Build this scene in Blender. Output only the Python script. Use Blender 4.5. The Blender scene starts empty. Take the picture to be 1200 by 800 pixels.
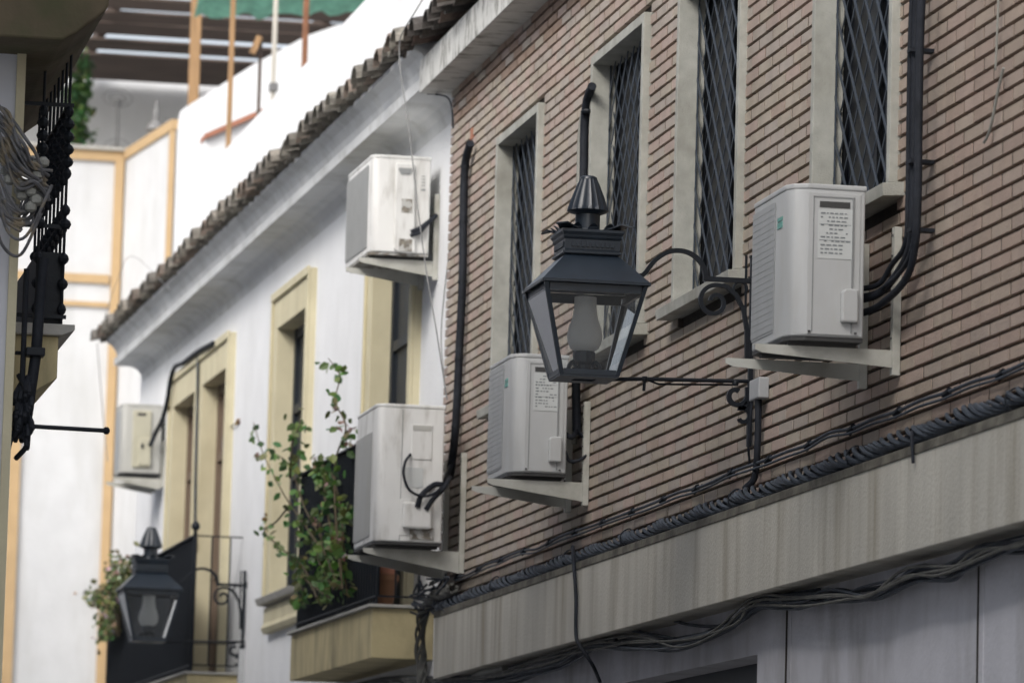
import bpy, math, random
from mathutils import Vector, Matrix
random.seed(7)
R = math.radians
scene = bpy.context.scene
COL = scene.collection

# ------------------------------------------------------------------ camera
F = 5600.0; CX, CY = 600.0, 400.0
dY = Vector((-465.0 - CX, -(1055.0 - CY), -F)).normalized()
u = Vector((.027, 1, 0)); u.z = -(u.x * dY.x + u.y * dY.y) / dY.z
dZ = u.normalized(); dX = dY.cross(dZ)
ROT = Matrix((dX, dY, dZ))
EYE = Vector((0, 0, 1.6))
def ray(px, py): return ROT @ Vector((px - CX, -(py - CY), -F))

class Fac:
    """a wall's own frame: t along it (away from the camera), o out of it, z up"""
    def __init__(s, x0, y0, ang=None, d=None):
        s.p = Vector((x0, y0, 0))
        if d is None:
            a = R(ang); d = (math.sin(a), math.cos(a), 0)
        s.d = Vector(d); s.n = Vector((-s.d.y, s.d.x, 0))
        s.rot = math.atan2(s.d.y, s.d.x)
    def pt(s, t, o, z): return s.p + s.d * t + s.n * o + Vector((0, 0, z))
    def on(s, px, py, o=0):          # place on the wall seen in that direction -> t,o,z
        r = ray(px, py); p0 = s.p + s.n * o; k = (p0 - EYE).dot(s.n) / r.dot(s.n); q = EYE + r * k
        return ((q - p0).dot(s.d), o, q.z)
    def perp(s, px, py, t):
        r = ray(px, py); p0 = s.p + s.d * t; k = (p0 - EYE).dot(s.d) / r.dot(s.d); q = EYE + r * k
        return (t, (q - p0).dot(s.n), q.z)
A = Fac(5.0, 0.0, 0)          # brick facade
B = Fac(5.12, 29.3, -.9)      # white facade
W = Fac(0, 0, d=(1, 0, 0))    # plain world axes: t = x, o = y

cd = bpy.data.cameras.new('camera'); cam = bpy.data.objects.new('camera', cd); COL.objects.link(cam)
M4 = ROT.to_4x4(); M4.translation = EYE; cam.matrix_world = M4
cd.sensor_width = 36; cd.lens = F / 1200 * 36; cd.clip_end = 2000; cd.clip_start = .1
cd.dof.use_dof = True; cd.dof.focus_distance = 21.6; cd.dof.aperture_fstop = 4.6
scene.camera = cam

# ------------------------------------------------------------------ materials
def nodes(name):
    m = bpy.data.materials.new(name); m.use_nodes = True
    nt = m.node_tree; return m, nt, nt.nodes['Principled BSDF']
def mat(name, col, rough=.6, var=.12, scale=6, bump=.0, bscale=60, metal=0, stretch=(1, 1, 1), dirt=None, dirtamt=.5, dirtscale=2, dirtstretch=(1, 1, 1), spec=.4, attr=None, lo=.45, hi=.7):
    m, nt, b = nodes(name); L = nt.links.new
    tc = nt.nodes.new('ShaderNodeTexCoord')
    mp = nt.nodes.new('ShaderNodeMapping'); mp.inputs['Scale'].default_value = stretch; L(tc.outputs['Object'], mp.inputs[0])
    n = nt.nodes.new('ShaderNodeTexNoise'); n.inputs['Scale'].default_value = scale; n.inputs['Detail'].default_value = 6; L(mp.outputs[0], n.inputs['Vector'])
    hsv = nt.nodes.new('ShaderNodeHueSaturation'); hsv.inputs['Color'].default_value = (*col, 1)
    mr = nt.nodes.new('ShaderNodeMapRange'); mr.inputs['From Min'].default_value = .3; mr.inputs['From Max'].default_value = .7
    mr.inputs['To Min'].default_value = 1 - var; mr.inputs['To Max'].default_value = 1 + var
    L(n.outputs[0], mr.inputs[0]); L(mr.outputs[0], hsv.inputs['Value'])
    if attr:
        at = nt.nodes.new('ShaderNodeAttribute'); at.attribute_name = attr; L(at.outputs['Color'], hsv.inputs['Color'])
    out = hsv.outputs[0]
    if dirt:
        mp2 = nt.nodes.new('ShaderNodeMapping'); mp2.inputs['Scale'].default_value = dirtstretch; mp2.inputs['Location'].default_value = (3.1, 1.7, .4); L(tc.outputs['Object'], mp2.inputs[0])
        n2 = nt.nodes.new('ShaderNodeTexNoise'); n2.inputs['Scale'].default_value = dirtscale; n2.inputs['Detail'].default_value = 8; n2.inputs['Roughness'].default_value = .62; L(mp2.outputs[0], n2.inputs['Vector'])
        r2 = nt.nodes.new('ShaderNodeMapRange'); r2.inputs['From Min'].default_value = lo; r2.inputs['From Max'].default_value = hi; r2.inputs['To Max'].default_value = dirtamt; L(n2.outputs[0], r2.inputs[0])
        mx = nt.nodes.new('ShaderNodeMix'); mx.data_type = 'RGBA'; L(r2.outputs[0], mx.inputs['Factor']); L(out, mx.inputs['A']); mx.inputs['B'].default_value = (*dirt, 1)
        out = mx.outputs['Result']
    L(out, b.inputs['Base Color'])
    b.inputs['Roughness'].default_value = rough; b.inputs['Metallic'].default_value = metal
    b.inputs['Specular IOR Level'].default_value = spec
    if bump:
        nb = nt.nodes.new('ShaderNodeTexNoise'); nb.inputs['Scale'].default_value = bscale; nb.inputs['Detail'].default_value = 5; L(tc.outputs['Object'], nb.inputs['Vector'])
        bp = nt.nodes.new('ShaderNodeBump'); bp.inputs['Strength'].default_value = bump; bp.inputs['Distance'].default_value = .01; L(nb.outputs[0], bp.inputs['Height']); L(bp.outputs[0], b.inputs['Normal'])
    return m

MT = dict(
    brick=mat('brick', (.34, .28, .25), .85, .08, 9, .5, 90, attr='tone', dirt=(.14, .12, .09), dirtamt=.45, dirtscale=1.3, dirtstretch=(1, 1, .5), lo=.5, hi=.8),
    mortar=mat('mortar', (.045, .04, .034), .95, .2, 20),
    concrete=mat('concrete', (.42, .42, .38), .85, .12, 14, .3, 120, dirt=(.2, .19, .15), dirtamt=.5, dirtscale=3, dirtstretch=(2, 1, .6)),
    band=mat('band', (.52, .50, .44), .85, .12, 3, .25, 60, stretch=(1.6, 1, .35), dirt=(.20, .16, .10), dirtamt=.6, dirtscale=2.2, dirtstretch=(2.4, 1, .2), lo=.48, hi=.72),
    eaves=mat('eaves', (.62, .62, .59), .8, .08, 8, .2, 60, dirt=(.12, .115, .09), dirtamt=.8, dirtscale=5, dirtstretch=(2.5, 1, 1.2), lo=.5, hi=.66),
    lowwall=mat('lowwall', (.60, .60, .64), .85, .07, 4, .25, 50, dirt=(.2, .19, .18), dirtamt=.5, dirtscale=1.4, dirtstretch=(2, 1, .8)),
    white=mat('white', (.78, .79, .80), .85, .04, 3, .3, 30, dirt=(.52, .52, .50), dirtamt=.28, dirtscale=1.1, dirtstretch=(1.5, 1, .4), lo=.5, hi=.8),
    cream=mat('cream', (.60, .55, .385), .8, .06, 5, .15, 50, dirt=(.4, .34, .2), dirtamt=.4, dirtscale=2, dirtstretch=(2, 1, .5)),
    slab=mat('slab', (.56, .48, .28), .85, .08, 4, .2, 50, dirt=(.22, .19, .12), dirtamt=.7, dirtscale=2.2, dirtstretch=(2.5, 1, .6)),
    coping=mat('coping', (.42, .41, .38), .8, .1, 12, .2),
    ochre=mat('ochre', (.50, .35, .19), .8, .06, 4),
    slab_shade=mat('slab_shade', (.10, .08, .05), .9, .25, 3, .4, 20, dirt=(.06, .07, .03), dirtamt=.6, dirtscale=4),  # dark olive of the upper slab, its underside shade put into the colour
    tile=mat('tile', (.2, .17, .13), .95, .25, 18, .6, 70, attr='tone', dirt=(.05, .048, .042), dirtamt=.7, dirtscale=9, lo=.45, hi=.65),
    ac=mat('ac', (.50, .51, .51), .45, .03, 5, 0, dirt=(.42, .41, .37), dirtamt=.4, dirtscale=3, dirtstretch=(2, 2, .5)),
    acold=mat('acold', (.72, .72, .70), .5, .04, 5, 0, dirt=(.3, .28, .24), dirtamt=.6, dirtscale=4, dirtstretch=(3, 3, .7), lo=.5, hi=.75),
    acbeige=mat('acbeige', (.46, .46, .43), .5, .05, 5),
    accream=mat('accream', (.52, .50, .39), .5, .05, 5),
    grime=mat('grime', (.2, .18, .15), .9, .4, 30, dirt=(.5, .5, .48), dirtamt=.9, dirtscale=20, lo=.48, hi=.56),
    acgrille=mat('acgrille', (.26, .27, .27), .6, .08, 8),
    tangle=mat('tangle', (.12, .12, .125), .8, .5, 9, dirt=(.22, .18, .12), dirtamt=.9, dirtscale=12, lo=.5, hi=.6),
    joint=mat('joint', (.075, .064, .054), .95, .3, 20),
    oldwhite=mat('oldwhite', (.60, .61, .62), .9, .05, 2.5, .3, 20, dirt=(.40, .40, .38), dirtamt=.45, dirtscale=1.3, dirtstretch=(1.6, 1.6, .4), lo=.48, hi=.75),
    grime_shadow=mat('grime_shadow', (.17, .16, .13), .9, .3, 6, .4, 40, dirt=(.06, .055, .045), dirtamt=.8, dirtscale=5, lo=.42, hi=.6),
    dusty=mat('dusty', (.12, .12, .11), .85, .35, 9),
    brownwood=mat('brownwood', (.17, .125, .09), .7, .2, 4, stretch=(6, 6, .6)),
    acslat=mat('acslat', (.40, .41, .41), .55, .05, 8),
    blackscreen=mat('blackscreen', (.008, .009, .011), .9, .2, 9, spec=.08),
    acdark=mat('acdark', (.06, .06, .06), .6, .1, 8),
    ink=mat('ink', (.20, .22, .23), .7, .05),
    sticker=mat('sticker', (.58, .6, .59), .5, .02),
    teal=mat('teal', (.16, .38, .33), .5, .05),
    bracket=mat('bracket', (.50, .50, .455), .55, .08, 6, 0, dirt=(.25, .24, .19), dirtamt=.6, dirtscale=5),
    iron=mat('iron', (.008, .011, .016), .5, .2, 20, .15, 80, spec=.3),
    lampiron=mat('lampiron', (.011, .019, .030), .36, .15, 12, .05, 60, spec=.7),
    lattice=mat('lattice', (.05, .064, .085), .5, .15, 14, metal=.2),
    pane=mat('pane', (.006, .008, .013), .3, .2, 3, spec=.2),
    shutter=mat('shutter', (.016, .021, .028), .5, .15, 5),
    pipe=mat('pipe', (.017, .020, .027), .65, .25, 14, .4, 40, spec=.25),
    cable=mat('cable', (.045, .055, .07), .6, .35, 12, .3, 60),
    greycable=mat('greycable', (.22, .22, .22), .6, .2, 12),
    duct=mat('duct', (.30, .30, .27), .6, .12, 6),
    boxgrey=mat('boxgrey', (.42, .43, .44), .6, .08, 6),
    wood=mat('wood', (.36, .22, .11), .75, .25, 4, stretch=(6, 6, .6)),
    darkwood=mat('darkwood', (.10, .073, .06), .8, .35, 3, stretch=(.6, 6, 6)),
    rust=mat('rust', (.24, .11, .06), .8, .3, 8),
    creampost=mat('creampost', (.6, .57, .5), .7, .06),
    net=mat('net', (.20, .48, .35), .8, .25, 9),
    redtile=mat('redtile', (.38, .17, .11), .8, .15, 6),
    stem=mat('stem', (.09, .07, .04), .8, .2, 20),
    ground=mat('ground', (.36, .35, .33), .9, .15, 3, .3, 30),
    dark=mat('dark', (.015, .015, .015), .8, .1),
    leftwall=mat('leftwall', (.62, .63, .67), .85, .06, 4),
    pot=mat('pot', (.22, .11, .06), .8, .15),
    burner=mat('burner', (.05, .06, .07), .5, .1),
)
def leafmat(name, c1, c2):
    m, nt, b = nodes(name); L = nt.links.new
    at = nt.nodes.new('ShaderNodeAttribute'); at.attribute_name = 'tone'
    L(at.outputs['Color'], b.inputs['Base Color']); b.inputs['Roughness'].default_value = .5
    tr = nt.nodes.new('ShaderNodeBsdfTranslucent'); L(at.outputs['Color'], tr.inputs[0])
    mx = nt.nodes.new('ShaderNodeMixShader'); mx.inputs[0].default_value = .3
    L(b.outputs[0], mx.inputs[1]); L(tr.outputs[0], mx.inputs[2]); L(mx.outputs[0], nt.nodes['Material Output'].inputs[0])
    return m
MT['leaf'] = leafmat('leaf', 0, 0)
def glassmat():
    m, nt, b = nodes('glass'); L = nt.links.new
    tr = nt.nodes.new('ShaderNodeBsdfTransparent'); tr.inputs[0].default_value = (.98, .99, .99, 1)
    gl = nt.nodes.new('ShaderNodeBsdfGlossy'); gl.inputs['Roughness'].default_value = .06
    df = nt.nodes.new('ShaderNodeBsdfDiffuse'); df.inputs[0].default_value = (.45, .47, .48, 1)
    fr = nt.nodes.new('ShaderNodeFresnel'); fr.inputs[0].default_value = 1.5
    mx = nt.nodes.new('ShaderNodeMixShader'); mx2 = nt.nodes.new('ShaderNodeMixShader')
    mx2.inputs[0].default_value = .06; L(tr.outputs[0], mx2.inputs[1]); L(df.outputs[0], mx2.inputs[2])
    L(fr.outputs[0], mx.inputs[0]); L(mx2.outputs[0], mx.inputs[1]); L(gl.outputs[0], mx.inputs[2])
    L(mx.outputs[0], nt.nodes['Material Output'].inputs[0]); nt.nodes.remove(b); return m
MT['glass'] = glassmat()
def frostmat():
    m, nt, b = nodes('frosted'); L = nt.links.new
    b.inputs['Base Color'].default_value = (.93, .94, .93, 1); b.inputs['Roughness'].default_value = .45
    tr = nt.nodes.new('ShaderNodeBsdfTranslucent'); tr.inputs[0].default_value = (.88, .89, .88, 1)
    mx = nt.nodes.new('ShaderNodeMixShader'); mx.inputs[0].default_value = .5
    L(b.outputs[0], mx.inputs[1]); L(tr.outputs[0], mx.inputs[2]); L(mx.outputs[0], nt.nodes['Material Output'].inputs[0]); return m
MT['frosted'] = frostmat()

# ------------------------------------------------------------------ mesh building
class MB:
    def __init__(s, base=(0, 0, 0)): s.b = Vector(base); s.v = []; s.f = []; s.tone = []; s.cur = None
    def add(s, vs, fs):
        k = len(s.v); s.v += [tuple(Vector(p) - s.b) for p in vs]
        for f in fs: s.f.append(tuple(k + i for i in f)); s.tone.append(s.cur)
        return s
    def box(s, t0, t1, o0, o1, z0, z1):
        if t0 > t1: t0, t1 = t1, t0
        if o0 > o1: o0, o1 = o1, o0
        vs = [(t, o, z) for z in (z0, z1) for (t, o) in ((t0, o0), (t1, o0), (t1, o1), (t0, o1))]
        return s.add(vs, [(3, 2, 1, 0), (4, 5, 6, 7), (0, 1, 5, 4), (1, 2, 6, 5), (2, 3, 7, 6), (3, 0, 4, 7)])
    def prism(s, poly, a0, a1, axis='t'):        # poly in the plane across the axis, counter-clockwise or not
        def P(a, p): return (a, p[0], p[1]) if axis == 't' else ((p[0], a, p[1]) if axis == 'o' else (p[0], p[1], a))
        n = len(poly); vs = [P(a0, p) for p in poly] + [P(a1, p) for p in poly]
        fs = [tuple(range(n))[::-1], tuple(range(n, 2 * n))] + [(i, (i + 1) % n, n + (i + 1) % n, n + i) for i in range(n)]
        return s.add(vs, fs)
    def tube(s, pts, r, n=8, flat=None):
        pts = [Vector(p) for p in pts]; m = len(pts); rs = r if isinstance(r, (list, tuple)) else [r] * m
        vs = []; prev = None
        for i, p in enumerate(pts):
            d = (pts[min(i + 1, m - 1)] - pts[max(i - 1, 0)]).normalized()
            if prev is None:
                a = Vector((0, 0, 1)) if abs(d.z) < .9 else Vector((1, 0, 0)); nx = d.cross(a).normalized()
            else: nx = (prev - d * prev.dot(d)).normalized()
            prev = nx; ny = d.cross(nx)
            for k in range(n):
                an = 2 * math.pi * k / n
                vs.append(p + (nx * math.cos(an) + ny * math.sin(an)) * rs[i])
        fs = [(i * n + k, i * n + (k + 1) % n, (i + 1) * n + (k + 1) % n, (i + 1) * n + k) for i in range(m - 1) for k in range(n)]
        fs += [tuple(range(n))[::-1], tuple(range((m - 1) * n, m * n))]
        return s.add(vs, fs)
    def lathe(s, c, prof, n=24, flute=0):
        c = Vector(c); vs = []
        for (r, z) in prof:
            for k in range(n):
                a = 2 * math.pi * k / n; rr = r * (1 - (flute if k % 2 else 0))
                vs.append((c.x + rr * math.cos(a), c.y + rr * math.sin(a), c.z + z))
        m = len(prof)
        fs = [(i * n + k, i * n + (k + 1) % n, (i + 1) * n + (k + 1) % n, (i + 1) * n + k) for i in range(m - 1) for k in range(n)]
        fs += [tuple(range(n))[::-1], tuple(range((m - 1) * n, m * n))]
        return s.add(vs, fs)
    def bar(s, p, q, w, h):      # straight flat bar; w across in t, h in the other direction
        p, q = Vector(p), Vector(q); d = (q - p).normalized(); a = Vector((1, 0, 0))
        if abs(d.dot(a)) > .9: a = Vector((0, 1, 0))
        ny = d.cross(a).normalized(); nx = ny.cross(d)
        vs = [e + nx * i * w / 2 + ny * j * h / 2 for e in (p, q) for (i, j) in ((-1, -1), (1, -1), (1, 1), (-1, 1))]
        return s.add(vs, [(3, 2, 1, 0), (4, 5, 6, 7), (0, 1, 5, 4), (1, 2, 6, 5), (2, 3, 7, 6), (3, 0, 4, 7)])
    def ribbon(s, pts, w, h):    # smooth flat bar in a t = const plane, w thick in t, h high
        m = len(pts); vs = []
        for i, p in enumerate(pts):
            p = Vector(p); d = (Vector(pts[min(i + 1, m - 1)]) - Vector(pts[max(i - 1, 0)])).normalized()
            ny = Vector((0, -d.z, d.y)); hh = h[i] if isinstance(h, list) else h
            for (a, b) in ((-1, -1), (1, -1), (1, 1), (-1, 1)): vs.append(p + Vector((a * w / 2, 0, 0)) + ny * b * hh / 2)
        fs = [(i * 4 + k, i * 4 + (k + 1) % 4, (i + 1) * 4 + (k + 1) % 4, (i + 1) * 4 + k) for i in range(m - 1) for k in range(4)]
        fs += [(3, 2, 1, 0), tuple(range((m - 1) * 4, m * 4))]
        return s.add(vs, fs)
    def build(s, name, m, parent=None, bevel=0, smooth=False, fac=None):
        me = bpy.data.meshes.new(name); me.from_pydata(s.v, [], s.f); me.materials.append(MT[m])
        import bmesh
        bm = bmesh.new(); bm.from_mesh(me); bmesh.ops.recalc_face_normals(bm, faces=bm.faces); bm.to_mesh(me); bm.free()
        if any(c is not None for c in s.tone):
            ca = me.color_attributes.new('tone', 'FLOAT_COLOR', 'CORNER')
            for p in me.polygons:
                c = s.tone[p.index] or (.3, .3, .3)
                for li in p.loop_indices: ca.data[li].color = (*c, 1)
        if smooth:
            for p in me.polygons: p.use_smooth = True
            if hasattr(me, 'set_sharp_from_angle'): me.set_sharp_from_angle(angle=R(40))
        o = bpy.data.objects.new(name, me); COL.objects.link(o)
        if parent is not None: o.parent = parent
        if fac is not None:
            o.location = fac.pt(*s.b); o.rotation_euler = (0, 0, fac.rot)
        if bevel:
            md = o.modifiers.new('bevel', 'BEVEL'); md.width = bevel; md.segments = 2; md.limit_method = 'ANGLE'
        return o
def tag(o, label=None, cat=None, group=None, kind=None):
    if label: o['label'] = label
    if cat: o['category'] = cat
    if group: o['group'] = group
    if kind: o['kind'] = kind
    return o
class Thing:
    def __init__(s, name, fac, base, label, cat, group=None):
        s.base = Vector(base); s.fac = fac
        s.o = bpy.data.objects.new(name, None); COL.objects.link(s.o); s.o.empty_display_size = .1
        s.o.location = fac.pt(*base); s.o.rotation_euler = (0, 0, fac.rot); tag(s.o, label, cat, group)
    def mb(s): return MB(s.base)
def smoothpts(pts, k=6):       # Catmull-Rom through the points
    P = [Vector(p) for p in pts]; P = [P[0] * 2 - P[1]] + P + [P[-1] * 2 - P[-2]]; out = []
    for i in range(1, len(P) - 2):
        for j in range(k):
            t = j / k; a, b, c, d = P[i - 1:i + 3]
            out.append(.5 * ((2 * b) + (c - a) * t + (2 * a - 5 * b + 4 * c - d) * t * t + (3 * b - 3 * c + d - a) * t ** 3))
    out.append(P[-2]); return out

# ------------------------------------------------------------------ ground
g = MB().box(-60, 60, -20, 140, -.2, 0).build('ground', 'ground', fac=W); tag(g, kind='structure')

# ------------------------------------------------------------------ brick building
T0, T1 = 12.0, 29.24
bb = Thing('brick_building', A, (20, 0, 0), 'building with pinkish brick upper floor, dark joints and a stained concrete band', 'building')
WIN = [(26.14, 27.45), (23.33, 24.67), (21.20, 22.55), (18.50, 19.83)]
Z0, Z1 = 4.62, 6.21           # sill top, frame top
# mortar core with the openings left out
mb = bb.mb()
def holes_wall(mb, t0, t1, z0, z1, holes, oa, ob):
    xs = sorted({t0, t1, *[h[0] for h in holes], *[h[1] for h in holes]})
    for a, b in zip(xs, xs[1:]):
        hs = [h for h in holes if h[0] <= a + 1e-6 and h[1] >= b - 1e-6]
        if not hs: mb.box(a, b, oa, ob, z0, z1)
        else:
            h = hs[0]
            if h[2] > z0: mb.box(a, b, oa, ob, z0, h[2])
            if h[3] < z1: mb.box(a, b, oa, ob, h[3], z1)
holes_wall(mb, T0, T1 - .03, 3.3, 6.98, [(a + .03, b - .03, Z0 - .03, Z1 - .03) for a, b in WIN], -.3, -.026)
mb.build('wall_core', 'mortar', bb.o)
mbj = bb.mb(); mb = bb.mb(); pitch = .0607; JT = .0165; L = .2632; zc = 3.475
row = 0
while zc < 6.78:
    z0, z1 = zc, min(zc + pitch - JT, 6.79)
    t = T1 - (row % 2) * L / 2
    first = True
    while t > T0:
        l = L / 2 if (first and row % 2 == 0 and False) else L
        a, b = t - l + .019, t
        segs = [(a, b)]
        for (h0, h1) in WIN:
            if z1 > Z0 - .07 and z0 < Z1:
                ns = []
                for (p, q) in segs:
                    if q <= h0 or p >= h1: ns.append((p, q)); continue
                    if p < h0: ns.append((p, h0))
                    if q > h1: ns.append((h1, q))
                segs = ns
        for (p, q) in segs:
            if q - p < .01: continue
            mbj.box(p - .020, p + .0005, -.03, -.0035, z0 + .0015, z1 - .0015)
            k = random.random(); v = random.uniform(.94, 1.06)
            c = (.445, .35, .30) if k < .3 else ((.435, .375, .305) if k < .62 else ((.425, .37, .32) if k < .95 else (.42, .33, .27)))
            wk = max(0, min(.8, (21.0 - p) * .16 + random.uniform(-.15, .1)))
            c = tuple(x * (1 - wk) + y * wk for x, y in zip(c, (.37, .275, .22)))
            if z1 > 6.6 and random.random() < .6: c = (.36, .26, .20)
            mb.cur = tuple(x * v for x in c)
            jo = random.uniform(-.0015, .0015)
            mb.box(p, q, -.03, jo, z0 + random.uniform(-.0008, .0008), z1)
        t -= l; first = False
    # the odd rows start with a half brick at the corner
    if row % 2:
        mb.cur = (.33, .27, .235); mb.box(T1 - L / 2 + .019, T1, -.03, 0, z0, z1)
    zc += pitch; row += 1
mb.build('brickwork', 'brick', bb.o); mbj.build('mortar_joints', 'joint', bb.o)
# band
mb = bb.mb(); mb.prism([(-.3, 3.07), (.12, 3.07), (.12, 3.465), (-.3, 3.49)], T0, 28.62)
mb.build('concrete_band', 'band', bb.o, bevel=.004)
mb = bb.mb(); mb.prism([(.10, 3.44), (.126, 3.44), (.124, 3.478), (.10, 3.482)], T0, 28.63); mb.build('band_dark_strip', 'grime_shadow', bb.o, bevel=.003)  # dark strip: grime plus the cable bundle's shadow put into the colour
mb = bb.mb(); mb.box(T0, 28.62, -.016, .03, 3.485, 3.55); mb.build('band_ledge', 'mortar', bb.o)
# ground floor wall
mb = bb.mb(); holes_wall(mb, T0, 28.55, 0, 3.075, [(20.95, 24.45, 0.0, 2.84)], -.35, -.05)
for t in (20.35, 17.36, 14.2): mb.box(t - .03, t + .03, -.05, -.047, 0, 3.07)
gw = mb.build('ground_floor_wall', 'lowwall', bb.o)
for t in (20.4, 17.4): mb = bb.mb(); mb.box(t - .008, t + .008, -.048, -.044, 0, 3.07); mb.build('wall_joint', 'mortar', gw)
mb = bb.mb(); mb.box(20.95, 24.45, -.34, -.22, 0, 2.84)
for i in range(28): mb.box(20.95, 24.45, -.22, -.205, i * .1 + .01, i * .1 + .085)
mb.build('roller_shutter', 'shutter', bb.o)
# eave
mb = bb.mb(); mb.prism([(-.3, 6.79), (.19, 6.79), (.19, 7.0), (.15, 7.03), (-.3, 7.1)], T0, 29.36)
ev = mb.build('eave', 'eaves', bb.o, bevel=.004)

def tiles(T, fac_t0, fac_t1, o_edge, z_edge, slope, pitch, r, length, parent, tones):
    mb = T.mb(); n = 7; t = fac_t0
    while t < fac_t1:
        for kind in (1, 0):
            tc = t + (0 if kind else pitch / 2)
            jo = random.uniform(-.035, .03); jz = random.uniform(-.008, .012); rr = r * random.uniform(.93, 1.05) * (1 if kind else .6); v_ = random.uniform(.6, 1.05)
            mb.cur = tuple(x * v_ for x in random.choice(tones))
            vs = []
            for e in (0, 1):
                for q in (rr, rr - .014):
                    for k in range(n + 1):
                        a = math.pi * k / n
                        x = tc + q * math.cos(a) * (1.0 if kind else .95)
                        h = q * math.sin(a) * (1 if kind else -1) * .85
                        o = (o_edge + jo + (0 if kind else -.06)) - e * length
                        z = z_edge + jz + h + (.0 if kind else .05) + (length * slope if e else 0) + (o_edge + jo - o_edge) * -slope
                        vs.append((x, o, z))
            m = n + 1; fs = []
            for k in range(n):
                fs += [(k, k + 1, 2 * m + k + 1, 2 * m + k), (m + k, m + k + 1, 3 * m + k + 1, 3 * m + k), (k, k + 1, m + k + 1, m + k), (2 * m + k, 2 * m + k + 1, 3 * m + k + 1, 3 * m + k)]
            fs += [(0, m, 3 * m, 2 * m), (n, m + n, 3 * m + n, 2 * m + n)]
            mb.add(vs, fs)
        t += pitch * random.uniform(.95, 1.05)
    return mb.build('roof_tiles', 'tile', parent)
GT = [(.22, .20, .17), (.26, .235, .20), (.19, .175, .155), (.30, .28, .24), (.25, .20, .165)]
DT = [(.17, .14, .12), (.20, .14, .115), (.14, .125, .115), (.22, .165, .135)]
tiles(bb, 24.0, 29.6, .34, 7.05, .25, .26, .115, .9, ev, DT)

# windows of the brick building
def brick_window(a, b, flip, label=None):
    f = bb.mb(); w = .05; op = .035
    f.box(a, a + w, -.12, op, Z0, Z1); f.box(b - w, b, -.12, op, Z0, Z1); f.box(a + w, b - w, -.12, op, Z1 - w, Z1)
    fr = f.build('window', 'concrete', bb.o, bevel=.003)
    s = bb.mb(); s.prism([(-.12, Z0), (-.12, Z0 - .06), (.085, Z0 - .072), (.09, Z0 - .02)], a - .10, b + .10); s.build('sill', 'concrete', fr, bevel=.003)
    p = bb.mb(); p.box(a + w, b - w, -.125, -.106, Z0, Z1 - w); p.build('pane', 'pane', fr)
    # sash rails behind the lattice
    p = bb.mb(); m = (a + b) / 2
    for x in (a + w + .03, m, b - w - .03): p.box(x - .03, x + .03, -.1058, -.096, Z0, Z1 - w)
    p.box(a + w, b - w, -.1056, -.094, Z0, Z0 + .06); p.build('sash', 'blackscreen', fr)
    gm = bb.mb(); ta, tb, za, zb = a + w, b - w, Z0, Z1 - w
    def lines(k, sp, o, wd, ph, dp=.0015):
        # bars descending towards the viewer for k > 0; t falls towards the viewer
        c = za - abs(k) * (tb - ta) + ph
        while c < zb + abs(k) * (tb - ta):
            # z = c + k*(t-ta)
            pts = []
            for t in (ta, tb):
                z = c + k * (t - ta)
                if za <= z <= zb: pts.append((t, z))
            for z in (za, zb):
                t = ta + (z - c) / k
                if ta < t < tb: pts.append((t, z))
            if len(pts) >= 2:
                pts.sort(); (t0, z0), (t1, z1) = pts[0], pts[-1]
                if abs(t1 - t0) > .02:
                    d = Vector((t1 - t0, 0, z1 - z0)).normalized(); nn = Vector((-d.z, 0, d.x)) * wd / 2
                    q = [Vector((t0, o, z0)), Vector((t1, o, z1))]
                    vs = [e + nn * i + Vector((0, j, 0)) for e in q for (i, j) in ((-1, -dp), (1, -dp), (1, dp), (-1, dp))]
                    gm.add(vs, [(3, 2, 1, 0), (4, 5, 6, 7), (0, 1, 5, 4), (1, 2, 6, 5), (2, 3, 7, 6), (3, 0, 4, 7)])
            c += sp
    s = 1
    lines(1.15 * s, .18, -.060 if not flip else -.086, .022 if not flip else .014, .03)
    lines(-1.15 * s, .18, -.086 if not flip else -.060, .014 if not flip else .022, .08)
    for t in (ta + .008, tb - .008): gm.box(t - .006, t + .006, -.066, -.06, za, zb)
    gm.build('lattice', 'lattice', fr)
    # thin upright channels
for i, (a, b) in enumerate(WIN): brick_window(a, b, i in (1,))

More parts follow.
